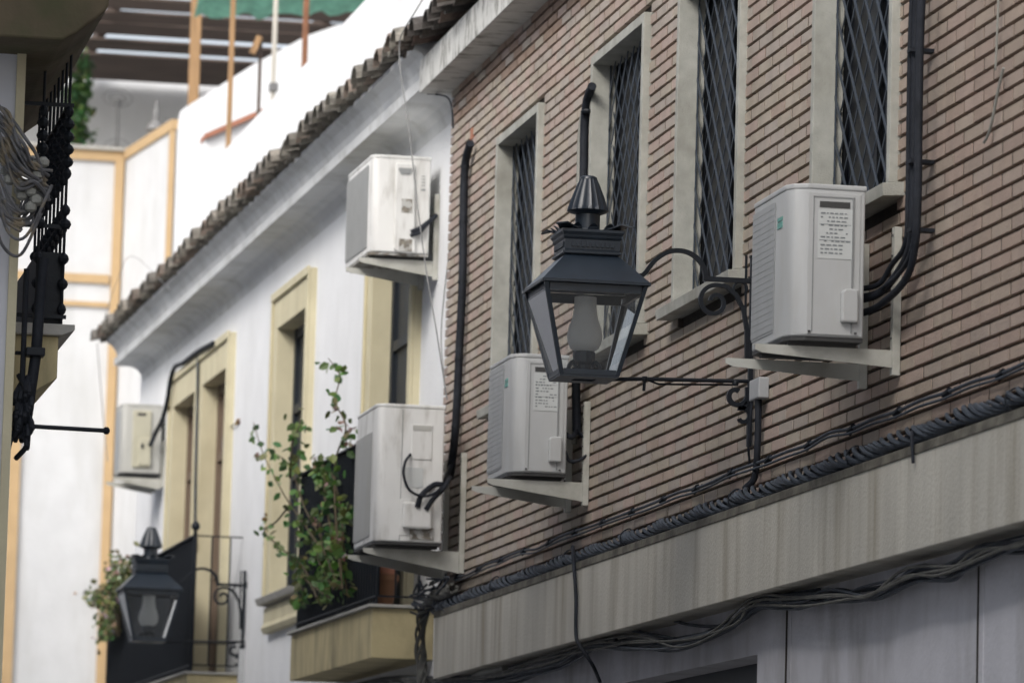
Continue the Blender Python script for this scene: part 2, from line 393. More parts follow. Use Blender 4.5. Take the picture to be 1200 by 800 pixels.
# ------------------------------------------------------------------ white building
wb = Thing('white_building', B, (8, 0, 0), 'white plastered building with cream window surrounds, balconies and a tiled eave', 'building')
DW = [(1.45, 3.34), (5.86, 7.68), (10.05, 11.93), (11.97, 13.85)]
TOPZ = 6.45; bw = .22
holes = []
for i, (a, b) in enumerate(DW):
    zb = 4.08 if i == 1 else 3.6
    holes.append((a + bw - .01, b - bw + .01, zb, TOPZ - .28 + .01))
mb = wb.mb(); holes_wall(mb, -.3, 16.5, 0, 7.0, holes, -.3, 0); mb.build('wall', 'white', wb.o)
for i, (a, b) in enumerate(DW):
    zb = 4.08 if i == 1 else 3.6
    m = wb.mb(); od = .05
    for (x0, x1) in ((a, a + bw), (b - bw, b)): m.box(x0, x1, -.10, od, zb, TOPZ)
    m.box(a + bw, b - bw, -.10, od, TOPZ - .28, TOPZ)
    m.box(a - .0, b + .0, .052, .075, TOPZ - .05, TOPZ + .012)
    m.box(a + .0, a + .04, .051, .07, zb, TOPZ - .05); m.box(b - .04, b, .051, .07, zb, TOPZ - .05)
    fr = m.build('window' if i == 1 else 'balcony_door', 'cream', wb.o, bevel=.004)
    m = wb.mb(); m.box(a + bw, b - bw, -.16, -.12, zb, TOPZ - .28)
    k = (a + b) / 2
    m.box(a + bw, a + bw + .08, -.12, -.09, zb, TOPZ - .28); m.box(b - bw - .08, b - bw, -.12, -.09, zb, TOPZ - .28)
    m.box(k - .05, k + .05, -.12, -.092, zb, TOPZ - .28)
    for zz in (zb + .02, zb + .9, TOPZ - .95, TOPZ - .36): m.box(a + bw, b - bw, -.12, -.094, zz, zz + .07)
    m.build('shutter', 'shutter' if i < 2 else 'brownwood', fr)
    if i == 1:
        m = wb.mb(); m.prism([(-.1, 4.08), (-.1, 4.0), (.10, 4.02), (.12, 4.07)], a - .04, b + .04); m.build('sill', 'coping', fr, bevel=.004)
        m = wb.mb(); m.prism([(0, 3.80), (.05, 3.80), (.07, 3.84), (.05, 3.88), (.05, 4.0), (0, 4.0)], a, b); m.build('apron', 'cream', fr, bevel=.004)
# cornice
prof = [(-.3, 6.70), (0, 6.70), (.02, 6.77), (.06, 6.815), (.12, 6.84), (.28, 6.84), (.285, 6.905), (.255, 6.93), (.27, 6.975), (.31, 7.03), (.36, 7.06), (.36, 7.09), (-.3, 7.25)]
mb = wb.mb(); mb.prism(prof, -.0, 16.35); cn = mb.build('cornice', 'eaves', wb.o); 
cn.data.materials[0] = mat('cornice_plaster', (.66, .67, .67), .85, .05, 5, .2, 40, dirt=(.33, .33, .30), dirtamt=.55, dirtscale=3, dirtstretch=(1.2, 1, 2), lo=.48, hi=.75)
tiles(wb, -.1, 16.3, .50, 7.07, .25, .28, .125, .8, cn, GT)
mb = wb.mb(); mb.box(-4, 14.7, -.35, -.15, 7.0, 8.33); mb.build('parapet', 'white', wb.o)
# balconies
def balcony(t0, t1, zt, th, depth, bars, near_closed, label=None):
    m = wb.mb(); m.box(t0, t1, 0, depth, zt - th, zt)
    bal = m.build('balcony', 'slab', wb.o, bevel=.006)
    m = wb.mb(); m.box(t0 - .03, t1 + .03, 0, depth + .03, zt + .002, zt + .022); m.build('coping', 'coping', bal, bevel=.004)
    m = wb.mb(); zr = zt + 1.13; z0 = zt + .07; o = depth - .03
    m.box(t0 + .02, t1 - .02, o - .02, o + .02, zr - .012, zr); m.box(t0 + .02, t1 - .02, o - .01, o + .01, z0, z0 + .012)
    k = t0 + .03
    while k < t1: m.box(k - .007, k + .007, o - .007, o + .007, zt + .02, zr - .012); k += bars
    for e in (t0 + .03, t1 - .03):
        m.box(e - .01, e + .01, 0, o, zr - .012, zr - .001); m.box(e - .006, e + .006, 0, o, z0, z0 + .012)
        q = .1
        while q < o - .05: m.box(e - .006, e + .006, q - .006, q + .006, z0, zr - .01); q += .15 if not near_closed else .06
    rl = m.build('railing', 'iron', bal)
    # woven sun screen tied inside the front rail
    m = wb.mb(); m.box(t0 + .03, t1 - .03, o - .018, o - .012, z0 + .01, zr - .02); m.build('railing_screen', 'blackscreen', bal)
    return bal, rl, (o, zr)
bal1, _, _ = balcony(.69, 4.0, 3.58, .32, .40, .10, False)
bal2, rl2, (o2, zr2) = balcony(9.25, 15.2, 3.55, .30, .42, .11, False)
m = wb.mb(); m.lathe((9.28, o2, zr2), [(.012, 0), (.02, .015), (.012, .03), (.034, .055), (.036, .08), (.02, .105), (.004, .115)], 12); m.lathe((9.28, o2, zr2 - 1.1), [(.016, 0), (.016, 1.1)], 10)
m.build('finial', 'iron', bal2, smooth=True)

# ------------------------------------------------------------------ end of the street
eb = Thing('end_building', W, (5, 58, 0), 'tall white house closing the street, with ochre bands and corner strips', 'building')
m = eb.mb(); m.box(-3, 5.86, 58, 64, 0, 10.8); ew = m.build('wall', 'oldwhite', eb.o)
m = eb.mb()
m.box(-3, 5.86, 57.95, 58, 10.78, 10.90); m.box(-3, 5.72, 57.96, 58, 9.26, 9.37); m.box(-3, 5.72, 57.96, 58, 8.97, 9.03)
m.build('ochre_band', 'ochre', eb.o)
m = eb.mb(); m.box(5.74, 5.85, 57.945, 58, 0, 10.78); m.build('corner_strip', 'ochre', eb.o)
m = eb.mb(); m.box(4.58, 4.72, 57.945, 58, 0, 9.2); m.build('corner_strip', 'ochre', eb.o)
m = eb.mb(); m.box(-3, 5.86, 57.9, 60, 10.905, 10.95); m.build('coping', 'coping', eb.o)
# its side wing, beyond the white building
sw = Thing('side_house', W, (6.2, 56, 0), 'tall white house wing with an ochre edge strip, behind the tiled roof', 'building')
m = sw.mb()
def quadprism(m, pts, z0, z1): m.prism(pts, z0, z1, axis='z')
quadprism(m, [(5.87, 57.94), (6.17, 55.5), (14, 55.5), (14, 64), (5.87, 64)], 0, 10.88); m.build('wall', 'oldwhite', sw.o)
m = sw.mb(); quadprism(m, [(6.13, 55.6), (6.145, 55.47), (6.19, 55.46), (6.19, 55.6)], 0, 10.80)
m.build('corner_strip', 'ochre', sw.o)
m = sw.mb(); quadprism(m, [(5.84, 57.93), (6.14, 55.45), (6.22, 55.45), (6.0, 57.94)], 10.80, 10.92); m.build('ochre_band', 'ochre', sw.o)
m = sw.mb(); m.box(5.86, 5.95, 49.8, 49.9, 0, 7); 
# small neighbour strip under the eave
nb = Thing('narrow_house', W, (5.2, 47.5, 0), 'narrow white house front with a thin ochre strip, past the far window air conditioner', 'building')
m = nb.mb(); quadprism(m, [(5.20, 47.2), (9, 47.2), (9, 57.8), (6.13, 57.8)], 0, 6.9); m.build('wall', 'oldwhite', nb.o)
m = nb.mb(); quadprism(m, [(5.17, 47.18), (5.24, 47.18), (5.24, 47.21), (5.17, 47.21)], 0, 6.9); m.build('edge_strip', 'ochre', nb.o)

# terrace storey behind, shaded by the pergola
tb = Thing('roof_storey', W, (6, 63, 0), 'pale lilac rear wall of the roof terrace under the brown pergola', 'building')
m = tb.mb(); m.box(2, 13, 61.7, 62.1, 10.5, 12.6); m.build('wall', 'white', tb.o)
def wpt(px, py, y): r = ray(px, py); k = (y - EYE.y) / r.y; q = EYE + r * k; return q
def slopewall(name, label, pts, y, th, matname, zb):
    P = [wpt(a, b, y) for a, b in pts]
    poly = [(p.x, p.z) for p in P] + [(P[-1].x, zb), (P[0].x, zb)]
    T = Thing(name, W, (P[0].x, y, zb), label, 'wall')
    m = T.mb(); m.prism(poly, y, y + th, axis='o'); m.build('wall', matname, T.o)
    return T, P
tw, _ = slopewall('terrace_wall', 'high white terrace wall with a sloping top in front of the pergola posts', [(212, 145), (214, 128), (300, 74), (360, 42), (395, 30), (440, 22)], 54.0, .3, 'white', 8.4)
rw, P = slopewall('stair_wall', 'lower white stair wall topped by a sloping red-brown tile coping', [(240, 163), (300, 137), (345, 118)], 48.0, .25, 'white', 8.0)
m = rw.mb(); m.prism([(P[0].x - .01, P[0].z - .01), (P[-1].x, P[-1].z), (P[-1].x, P[-1].z + .055), (P[0].x - .01, P[0].z + .045)], 47.93, 48.3, axis='o'); m.build('coping', 'redtile', rw.o)

# pergola
pg = Thing('pergola', W, (6, 57, 10.8), 'brown slatted timber pergola above the roof terrace', 'pergola')
x0, x1 = 2.5, 13
zr = lambda y: 12.42 + (61.6 - y) * .03
y = 63.9; bd = []; i = 0
widths = [2.7, .12, .5, .12, 1.0, .3, 1.1, .2, 1.0]
m = pg.mb(); yy = 61.6
for k in range(40):
    wd = random.uniform(.26, .44)
    if yy < 56.9: break
    for (g0, g1) in ((59.72, 60.02), (58.78, 59.12), (58.05, 58.12), (57.3, 57.5), (55.6, 55.8)):
        if g0 < yy <= g1 + .02: yy = g0
        if yy > g1 and yy - wd < g1: wd = yy - g1
    z = zr(yy); m.prism([(yy, z), (yy - wd, z + wd * .03), (yy - wd, z + .03 + wd * .03), (yy, z + .03)], x0, x1); yy -= wd + .003
m.build('roof_slats', 'darkwood', pg.o)
m = pg.mb()
for x in (3.2, 5.6, 8.2, 10.8): m.box(x, x + .1, 56.8, 61.9, 12.60, 12.76)
m.build('rafter', 'darkwood', pg.o)
def post(px0, py0, px1, py1, y, w, mt, name, label, parent=None):
    a, b = wpt(px0, py0, y), wpt(px1, py1, y); x = b.x
    if parent:
        m = parent.mb(); m.box(x - w / 2, x + w / 2, y, y + w, b.z - .4, a.z); return m.build(name, mt, parent.o, bevel=.006)
    T = Thing(name, W, (x, y, b.z - .4), label, 'post', 'posts on the roof terraces')
    m = T.mb(); m.box(x - w / 2, x + w / 2, y, y + w, b.z - .4, a.z); m.build('shaft', mt, T.o, bevel=.006); return T
post(232, -30, 227, 120, 56, .12, 'wood', 'post', '', pg)
T = post(283, -25, 268, 168, 47, .05, 'wood', 'roof_post', 'thin brown timber post standing in front of the red-brown stair coping')
T = post(326, -20, 320, 112, 47.5, .045, 'creampost', 'roof_post', 'slim cream post between two brown posts on the roof')
m = T.mb(); q = wpt(321, 100, 47.5); m.box(q.x - .04, q.x + .04, 47.46, 47.6, q.z - .06, q.z + .02); m.build('post_collar', 'greycable', T.o)
T = post(360, -20, 357, 80, 47, .055, 'rust', 'roof_post', 'rust-red square post, rightmost on the roof')
T = post(303, 45, 303, 132, 47, .035, 'darkwood', 'roof_post', 'short dark post with a slanted timber foot across its top')
a = wpt(296, 62, 46.9); b = wpt(305, 42, 46.9); m = T.mb(); m.bar((a.x, 46.95, a.z), (b.x, 46.95, b.z), .06, .05); m.build('cross_piece', 'wood', T.o)
# shade net
a, b = wpt(228, 21, 52), wpt(470, 14, 52)
m = MB((a.x, 52, a.z)); n = 26; vs = []; fs = []
for i in range(n + 1):
    for j in range(4):
        x = a.x + (b.x - a.x) * i / n; zz = a.z + (b.z - a.z) * i / n + .03 * math.sin(i * 1.3) * (j == 0)
        vs.append((x, 52 - j * .5 + .05 * math.sin(i * .9 + j), zz + j * .22 + .02 * math.sin(i * 2.1 + j)))
for i in range(n):
    for j in range(3): k = i * 4 + j; fs.append((k, k + 4, k + 5, k + 1))
m.add(vs, fs); o = m.build('shade_net', 'net', fac=W, smooth=True); md = o.modifiers.new('thick', 'SOLIDIFY'); md.thickness = .01
tag(o, 'green shade netting stretched along the top of the roof terrace', 'netting')
# clothes airer like ring stand on the end wall
q = wpt(137, 176, 58.5); rc = wpt(138, 117, 58.5)
T = Thing('ring_stand', W, (q.x, 58.5, q.z - .2), 'thin metal pole with a tilted wire ring on top, on the end house roof', 'roof ornament')
m = T.mb(); m.tube([(q.x, 58.5, q.z - .25), (rc.x, 58.5, rc.z - .05)], .022, 8); m.tube([(rc.x, 58.5, rc.z - .08), (rc.x, 58.5, rc.z + .0)], .05, 10); m.build('pole', 'greycable', T.o, smooth=True)
m = T.mb()
for (rr, hz) in ((.18, .12), (.10, .07)):
    m.tube([(rc.x + rr * math.cos(a), 58.5 + rr * math.sin(a) * .5, rc.z + hz * math.sin(a) + .02) for a in [2 * math.pi * k / 28 for k in range(29)]], .007, 6)
m.build('wire_ring', 'greycable', T.o, smooth=True)
m = T.mb()
for rr in (.2, .13): m.tube([(q.x + rr * math.cos(a), 58.45, q.z - .05 + rr * .9 * math.sin(a)) for a in [math.pi * k / 14 for k in range(15)]], .006, 6)
m.build('wire_arch', 'greycable', T.o, smooth=True)
q = wpt(183, 138, 57)
T = Thing('spike_finial', W, (q.x, 57, q.z - .1), 'small grey spiked finial at the corner of the end house roof', 'roof ornament')
m = T.mb(); m.lathe((q.x, 57, q.z - .15), [(.12, 0), (.09, .06), (.03, .12), (.035, .2), (.008, .36)], 12); m.build('spike', 'greycable', T.o, smooth=True)
m = T.mb(); pts = smoothpts([(q.x + .1, 56.9, q.z - .02), (q.x + .3, 56.9, q.z - .07), (q.x + .55, 56.9, q.z - .03)]); m.tube(pts, .006, 5); m.build('wire', 'greycable', T.o)

# ------------------------------------------------------------------ left building
lb = Thing('left_building', W, (1.6, 20, 0), 'grey-lilac building at the left edge with cream corner strip and iron window cage', 'building')
CL = Fac(1.58, 20.0, -2.2)     # its street side, out = towards the right-hand side of the street
CLn = Vector((-CL.n.x, -CL.n.y, 0))
m = lb.mb(); quadprism(m, [(-6, 20), (1.56, 20), (1.56 - 1.45, 57.5), (-6, 57.5)], 0, 7.9); m.build('wall', 'leftwall', lb.o)
m = lb.mb(); m.box(1.548, 1.585, 19.975, 20.3, 0, 5.3); m.build('corner_strip', 'cream', lb.o)
# window cage (reja)
m = lb.mb(); X0, X1, Y0, Y1 = 1.60, 1.83, 20.35, 22.0
m.prism([(1.6, 3.74), (1.66, 3.76), (1.72, 3.82), (1.80, 3.87), (1.80, 4.05), (1.6, 4.05)], Y0, Y1, axis='o'); cage = m.build('cage_base', 'slab', lb.o, bevel=.005)
m = lb.mb(); m.prism([(1.6, 4.052), (1.81, 4.052), (1.865, 4.075), (1.865, 4.10), (1.6, 4.10)], Y0 - .04, Y1 + .04, axis='o'); m.build('base_coping', 'coping', cage, bevel=.004)
m = lb.mb()
def baluster(x, y):
    pr = [(.0085, 0), (.0085, .06)]
    z = .06
    for c in (.16, .24, .33, .52, .58, .64, .95, 1.0, 1.05, 1.1):
        pass
    pr = [(.006, 0)]
    for c, w in ((.07, .02), (.18, .024), (.29, .024), (.44, .028), (.50, .022), (.66, .021), (.71, .027), (.765, .028), (.82, .028), (.875, .027), (.93, .021)):
        pr += [(.0065, c - .026), (w * .8, c - .014), (w, c), (w * .8, c + .014), (.0065, c + .026)]
    pr += [(.006, 1.35)]
    m.lathe((x, y, 4.1), pr, 8)
yy = Y0 + .02
while yy < Y1: baluster(X1 - .02, yy); yy += .19
for x in (1.70,): baluster(x, Y0 + .02)
for z in (4.13, 4.52, 5.05): m.box(X0, X1, Y0 + .012, Y0 + .028, z, z + .016); m.box(X1 - .028, X1 - .012, Y0 + .03, Y1, z, z + .016)
m.box(1.7, 1.81, Y0 + .05, Y1 - .02, 4.105, 4.42)
m.build('iron_cage', 'iron', lb.o)
# moulded balcony slab above, wrapping the corner
m = lb.mb()
m.prism([(-2, 5.20), (1.70, 5.20), (1.76, 5.235), (1.80, 5.27), (1.84, 5.30), (1.88, 5.34), (1.89, 5.36), (1.89, 5.52), (-2, 5.52)], 19.6, 22.4, axis='o')
m.build('upper_balcony', 'slab_shade', lb.o, bevel=.01)
# cables, pipe and lump at the corner
T = Thing('cable_tangle', W, (1.62, 19.9, 4.2), 'grey tangle of old cables and insulators hanging at the left building corner', 'cables')
m = T.mb()
for i in range(34):
    h = random.uniform(-.10, .12); j = lambda w=.018: random.uniform(-w, w)
    pts = [(1.44, 19.85, 4.86 + h + j()), (1.50 + j(), 19.83 + j(), 4.80 + h + j()), (1.56 + j(), 19.80 + j(.04), 4.70 + h * .8 + j()), (1.62 + j(.03), 19.82 + j(.04), 4.66 + h * .5 + j()), (1.67 + j(.03), 19.85, 4.60 + h * .4 + j(.03))]
    if i % 3 == 0: pts = [(1.46, 19.82, 4.66 + h + j()), (1.50 + j(), 19.83, 4.55 + h * .6 + j(.04)), (1.56 + j(), 19.83, 4.47 + h * .4 + j(.03)), (1.60 + j(.03), 19.86, 4.52 + h * .5), (1.62 + j(.03), 19.86, 4.62 + h * .5)]
    m.tube(smoothpts(pts, 4), random.uniform(.004, .009), 6)
for (a, b, c, d) in (((1.46, 4.95), (1.53, 4.85), (1.60, 4.70), (1.70, 4.68)), ((1.45, 4.9), (1.5, 4.74), (1.56, 4.6), (1.66, 4.64)), ((1.47, 4.6), (1.52, 4.42), (1.6, 4.4), (1.70, 4.62)), ((1.46, 4.5), (1.5, 4.36), (1.58, 4.32), (1.66, 4.5))):
    m.tube(smoothpts([(p[0], 19.8, p[1]) for p in (a, b, c, d)], 6), .007, 7)
m.build('strands', 'tangle', T.o, smooth=True)
for i in range(26):
    m = T.mb()
    x = 1.50 + random.random() * .17; z = 4.74 - random.random() * .3
    m.lathe((x, 19.82 + random.random() * .1, z), [(.01, 0), (.024, .01), (.026, .03), (.012, .045)], 8); m.build('insulator', 'duct', T.o, smooth=True)
T = Thing('black_downpipe', W, (1.68, 20.2, 3.6), 'thick black pipe with clamp running down beside the yellow cage base', 'pipe')
m = T.mb(); m.tube(smoothpts([(1.70, 20.1, 4.35), (1.69, 20.1, 4.1), (1.685, 20.1, 3.95), (1.67, 20.1, 3.8), (1.655, 20.1, 3.66), (1.63, 20.1, 3.58)]), .024, 10); m.tube([(1.63, 20.08, 4.3), (1.63, 20.08, 3.6)], .012, 8)
m.build('pipe', 'pipe', T.o, smooth=True)
m = T.mb(); m.box(1.64, 1.72, 20.05, 20.15, 3.93, 3.965); m.box(1.60, 1.72, 20.13, 20.16, 3.94, 3.955); m.build('clamp', 'iron', T.o, bevel=.004)
m = T.mb()
for i in range(26):
    x = 1.60 + random.random() * .07; z = 3.60 + random.random() * .26; m.tube(smoothpts([(x, 20.1, z), (x + random.uniform(-.03, .03), 20.05, z - .07), (x + random.uniform(-.03, .02), 20.12, z - .12)], 3), .012, 6)
m.build('wrapped_joint', 'pipe', T.o)
T = Thing('iron_rod', W, (1.66, 20.1, 3.63), 'straight dark iron rod reaching out over the street from the left building', 'rod')
m = T.mb(); m.tube([(1.62, 20.1, 3.635), (2.0, 20.1, 3.63)], .0095, 8); m.build('rod', 'iron', T.o, smooth=True)
m = T.mb(); m.lathe((1.995, 20.1, 3.615), [(.008, 0), (.015, .01), (.015, .02), (.008, .03)], 8); m.build('end_knob', 'iron', T.o)
# unseen house added left of the camera, its height set to shade the street
nl = Thing('unseen_shade_house', W, (-2.5, 10, 0), 'plain white house out of view on the near left, added to shade the street', 'building')
m = nl.mb(); m.box(-9, -1.2, 2, 19.9, 0, 10.8); m.build('wall', 'white', nl.o)

# ------------------------------------------------------------------ air conditioners
AG = 'air conditioner outdoor units on the right-hand walls'
def ac_unit(fac, tn, w, ob, d, z0, h, m_, style, label):
    T = Thing('air_conditioner', fac, (tn + w / 2, ob + d / 2, z0), label, 'air conditioner', AG)
    of = ob + d; r = .075 if style == 'logo' else .055
    prof = [(tn, ob), (tn, of - r), (tn + r * .35, of - r * .3), (tn + r, of), (tn + w - r * .4, of), (tn + w, of - r * .4), (tn + w, ob)]
    m = T.mb(); m.prism(prof, z0 + .012, z0 + h - .018, axis='z'); body = m.build('casing', m_, T.o, bevel=.008, smooth=True)
    m = T.mb(); pr2 = [(tn - .004, ob - .004), (tn - .004, of - r + .002), (tn + r * .35, of - r * .3 + .004), (tn + r, of + .004), (tn + w - r * .4, of + .004), (tn + w + .004, of - r * .4), (tn + w + .004, ob - .004)]
    m.prism(pr2, z0 + h - .022, z0 + h, axis='z'); m.build('lid', m_, T.o, bevel=.006)
    m = T.mb(); m.prism([(a + (.01 if a < tn + w / 2 else -.01), b) for a, b in prof], z0 - .004, z0 + .012, axis='z')
    m.build('base_tray', 'acdark' if style != 'old' else 'grime', T.o)
    # feet
    for q in (tn + .10, tn + w - .10):
        m = T.mb(); m.box(q - .025, q + .025, ob + .01, of - .02, z0 - .018, z0 - .003); m.build('foot', 'acdark', T.o)
    # front grille
    m = T.mb(); g0, g1 = tn + .13, tn + w - .03; zz0, zz1 = z0 + .05, z0 + h - .06
    if style == 'logo': g0 = tn + .24
    if style == 'old': g0 = tn + .12
    if style == 'dotted': g0 = tn + .17; zz1 = z0 + h - .16
    m.box(g0, g1, of - .01, of + .003, zz0, zz1); gr = m.build('fan_grille', 'acslat', T.o)
    m = T.mb()
    if style in ('old', 'dotted'):
        z = zz0 + .012
        while z < zz1: m.box(g0, g1, of + .003, of + .010, z, z + .004); z += .018
        k = g0
        while k < g1: m.box(k, k + .004, of + .0105, of + .013, zz0, zz1); k += .03
    else:
        z = zz0 + .01
        while z < zz1: m.box(g0 - .005, g1 + .005, of + .003, of + .005, z, z + (.016 if style != 'logo' else .0242)); z += .026
    m.build('grille_slats', 'ac' if style == 'dotted' else 'acslat', gr)
    # side details, on the end facing down the street
    def side(o0, o1, a0, a1, th=.006): return (tn - th, tn + .0, o0, o1, a0, a1)
    if style == 'logo':
        m = T.mb(); m.box(tn - .004, tn, ob + .02, of - .075, z0 + .02, z0 + h - .035); p = m.build('service_panel', m_, T.o, bevel=.003)
        m = T.mb(); m.box(tn - .012, tn - .004, ob + .05, ob + .055, z0 + .03, z0 + h - .05); m.box(tn - .006, tn - .0045, ob + .045, of - .095, z0 + h - .055, z0 + h - .05); m.box(tn - .006, tn - .0045, of - .098, of - .094, z0 + .03, z0 + h - .05); m.build('panel_seam', 'acgrille', T.o)
        m = T.mb(); m.box(tn - .006, tn - .0045, ob + .065, of - .12, z0 + h - .095, z0 + h - .07); m.build('handle_slot', 'acdark', p)
        m = T.mb(); m.box(tn - .006, tn - .0045, ob + .055, of - .115, z0 + h - .30, z0 + h - .10); st = m.build('data_plate', 'sticker', p)
        m = T.mb()
        for j in range(11):
            zz = z0 + h - .118 - j * .016; x = of - .125
            if j in (3, 7): m.box(tn - .0075, tn - .0063, ob + .06, of - .12, zz + .003, zz + .0045)
            while x > ob + .075:
                l = random.uniform(.006, .02)
                if random.random() < .62: m.box(tn - .0075, tn - .0063, x - l, x, zz - .002, zz + .003)
                x -= l + .006
        m.build('fine_print', 'ink', st)
        m = T.mb(); m.prism([(ob + .03, z0 + .07), (ob + .10, z0 + .07), (ob + .10, z0 + .19), (ob + .085, z0 + .205), (ob + .03, z0 + .205)], tn - .035, tn - .004); m.build('valve_cover', m_, T.o, bevel=.008)
        for (sx, sz) in ((ob + .035, z0 + .03), (of - .085, z0 + .03)): m = T.mb(); m.lathe((tn - .006, sx, sz), [(.006, -.004), (.006, .004)], 6); m.build('screw', 'acdark', T.o)
        # teal mark on the front corner
        m = T.mb(); a = (tn + .12, tn + .20)
        m.box(a[0], a[1], of, of + .003, z0 + h - .165, z0 + h - .14); m.box(a[0], a[1], of, of + .003, z0 + h - .135, z0 + h - .12); m.build('maker_mark', 'teal', T.o)
    elif style == 'dotted':
        m = T.mb(); k = ob + d * .62; m.box(tn - .002, tn, k, k + .004, z0 + .02, z0 + h - .03); m.build('panel_seam', 'acgrille', T.o)
        m = T.mb(); m.box(tn - .006, tn, ob + d * .18, ob + d * .48, z0 + h - .33, z0 + h - .12); p = m.build('terminal_plate', m_, T.o, bevel=.004)
        m = T.mb(); m.box(tn - .009, tn - .0062, ob + d * .2, ob + d * .47, z0 + h - .155, z0 + h - .125); m.build('handle_slot', 'acbeige', p)
        m = T.mb(); m.box(tn - .004, tn, ob + d * .14, ob + d * .64, z0 + .05, z0 + .27); p = m.build('pipe_plate', m_, T.o, bevel=.004)
        m = T.mb(); m.box(tn - .05, tn - .004, ob + d * .17, ob + d * .60, z0 + .09, z0 + .25); m.build('valve_cover', m_, p, bevel=.014)
        m = T.mb(); m.box(tn - .0075, tn - .0042, ob + d * .12, ob + d * .48, z0 + .03, z0 + .10); m.build('grime_patch', 'grime', T.o)
        m = T.mb(); m.box(tn - .003, tn, ob + d * .3, ob + d * .58, z0 + h - .50, z0 + h - .38); m.build('faded_sticker', 'sticker', T.o)
    elif style == 'old':
        m = T.mb(); m.prism([(ob + .09, z0 + .01), (ob + .20, z0 + .01), (ob + .235, z0 + .03), (ob + .235, z0 + h - .05), (ob + .11, z0 + h - .05)], tn - .022, tn); p = m.build('service_panel', m_, T.o, bevel=.012)
        m = T.mb(); m.prism([(ob + .13, z0 + h - .10), (ob + .145, z0 + h - .125), (ob + .20, z0 + h - .125), (ob + .215, z0 + h - .10), (ob + .215, z0 + h - .085), (ob + .13, z0 + h - .085)], tn - .028, tn - .0225); m.build('handle_slot', 'acgrille', p)
        m = T.mb(); m.box(tn - .0245, tn - .0225, ob + .115, ob + .20, z0 + .02, z0 + .10); m.build('grime_patch', 'grime', p)
        m = T.mb(); m.box(tn - .0245, tn - .0225, ob + .12, ob + .19, z0 + .27, z0 + .36); m.build('grime_patch', 'grime', p)
        m = T.mb()
        for zz in (h - .13, h - .15, h - .17, h - .19): m.box(tn - .002, tn, ob + .035, ob + .06, z0 + zz, z0 + zz + .004)
        m.box(tn - .004, tn, ob + .035, ob + .06, z0 + h - .22, z0 + h - .212); m.build('embossed_marks', 'ink', T.o)
    elif style == 'cream':
        m = T.mb(); m.box(tn - .02, tn, ob + .10, ob + .27, z0 + .06, z0 + h - .06); p = m.build('service_panel', 'accream', T.o, bevel=.008)
        m = T.mb(); m.box(tn - .04, tn - .02, ob + .10, ob + .21, z0 + .08, z0 + .33); m.build('valve_cover', 'accream', p, bevel=.01)
        m = T.mb(); m.box(tn - .023, tn - .0205, ob + .15, ob + .23, z0 + h - .11, z0 + h - .085); m.build('handle_slot', 'acdark', p)
        m = T.mb(); m.lathe((tn - .044, ob + .18, z0 + .26), [(.012, -.02), (.012, .02)], 10); m.build('port', 'acdark', p)
    return T
BG = 'steel brackets carrying the air conditioners'
def ac_bracket(fac, ta, tb, reach, zt, drop, rail_h, label, mt='bracket', dp=.10):
    T = Thing('wall_bracket', fac, ((ta + tb) / 2, 0, zt), label, 'bracket', BG)
    for t in (ta, tb):
        m = T.mb(); m.box(t - .02, t + .02, .002, .035, zt - drop, zt + rail_h); rl = m.build('rail', mt, T.o, bevel=.002)
        for k in range(6): m = T.mb(); m.lathe((t, .036, zt + .05 + k * rail_h / 6), [(.006, -.004), (.006, .004)], 6); m.build('bolt', 'acdark', rl)
        m = T.mb(); m.prism([(.036, zt - dp), (.036, zt), (reach, zt), (reach, zt - .022), (reach - .03, zt - .034)], t - .017, t - .011)
        m.prism([(.036, zt - .003), (.036, zt), (reach, zt), (reach, zt - .003)], t - .0108, t + .02)
        m.build('arm', mt, T.o)
    return T
# D, C on the brick; B at its corner; A, E on the white building
ac_unit(A, 18.33, .64, .175, .31, 3.945, .625, 'ac', 'logo', 'grey air conditioner with teal mark on the brick wall, right of the big lantern')
ac_bracket(A, 18.42, 18.93, .60, 3.925, .10, .50, 'pale steel bracket under the rightmost air conditioner, beside thick black hoses', dp=.07)
ac_unit(A, 24.56, .68, .135, .30, 3.95, .64, 'ac', 'logo', 'grey air conditioner with printed data plate, low behind the big lantern')
ac_bracket(A, 24.62, 25.08, .545, 3.925, .12, .43, 'pale steel bracket under the air conditioner behind the big lantern')
ac_unit(A, 28.20, .80, .165, .41, 3.85, .84, 'acold', 'dotted', 'large white air conditioner at the brick corner, with looping black cable')
ac_bracket(A, 28.33, 28.92, .62, 3.825, .13, .60, 'long pale steel bracket under the large white unit by the balcony', dp=.13)
ac_unit(B, .85, .95, .075, .385, 5.87, .645, 'acold', 'old', 'weathered white air conditioner high under the white cornice, stained panel')
ac_bracket(B, .92, 1.42, .52, 5.845, .12, .44, 'pale steel bracket under the high weathered air conditioner on the white wall')
ac_unit(B, 14.45, .50, .04, .37, 5.63, .65, 'acbeige', 'cream', 'distant grey and cream air conditioner beyond the far balcony doors')
ac_bracket(B, 14.5, 15.05, .47, 5.60, .08, .35, 'grey bracket under the distant cream-panelled air conditioner')

# ------------------------------------------------------------------ pipes and hoses
def run(name, fac, specs, label, cat, mt, r, n=8, group=None):
    """specs: list of point lists in the wall's frame; one mesh"""
    b = specs[0][0]; m = MB(b)
    for i, p in enumerate(specs): m.tube(smoothpts(p, 7), r[i] if isinstance(r, list) else r, n)
    o = m.build(name, mt, fac=fac, smooth=True); return tag(o, label, cat, group)
def onl(fac, pts, o): return [fac.on(a, b, o) for a, b in pts]
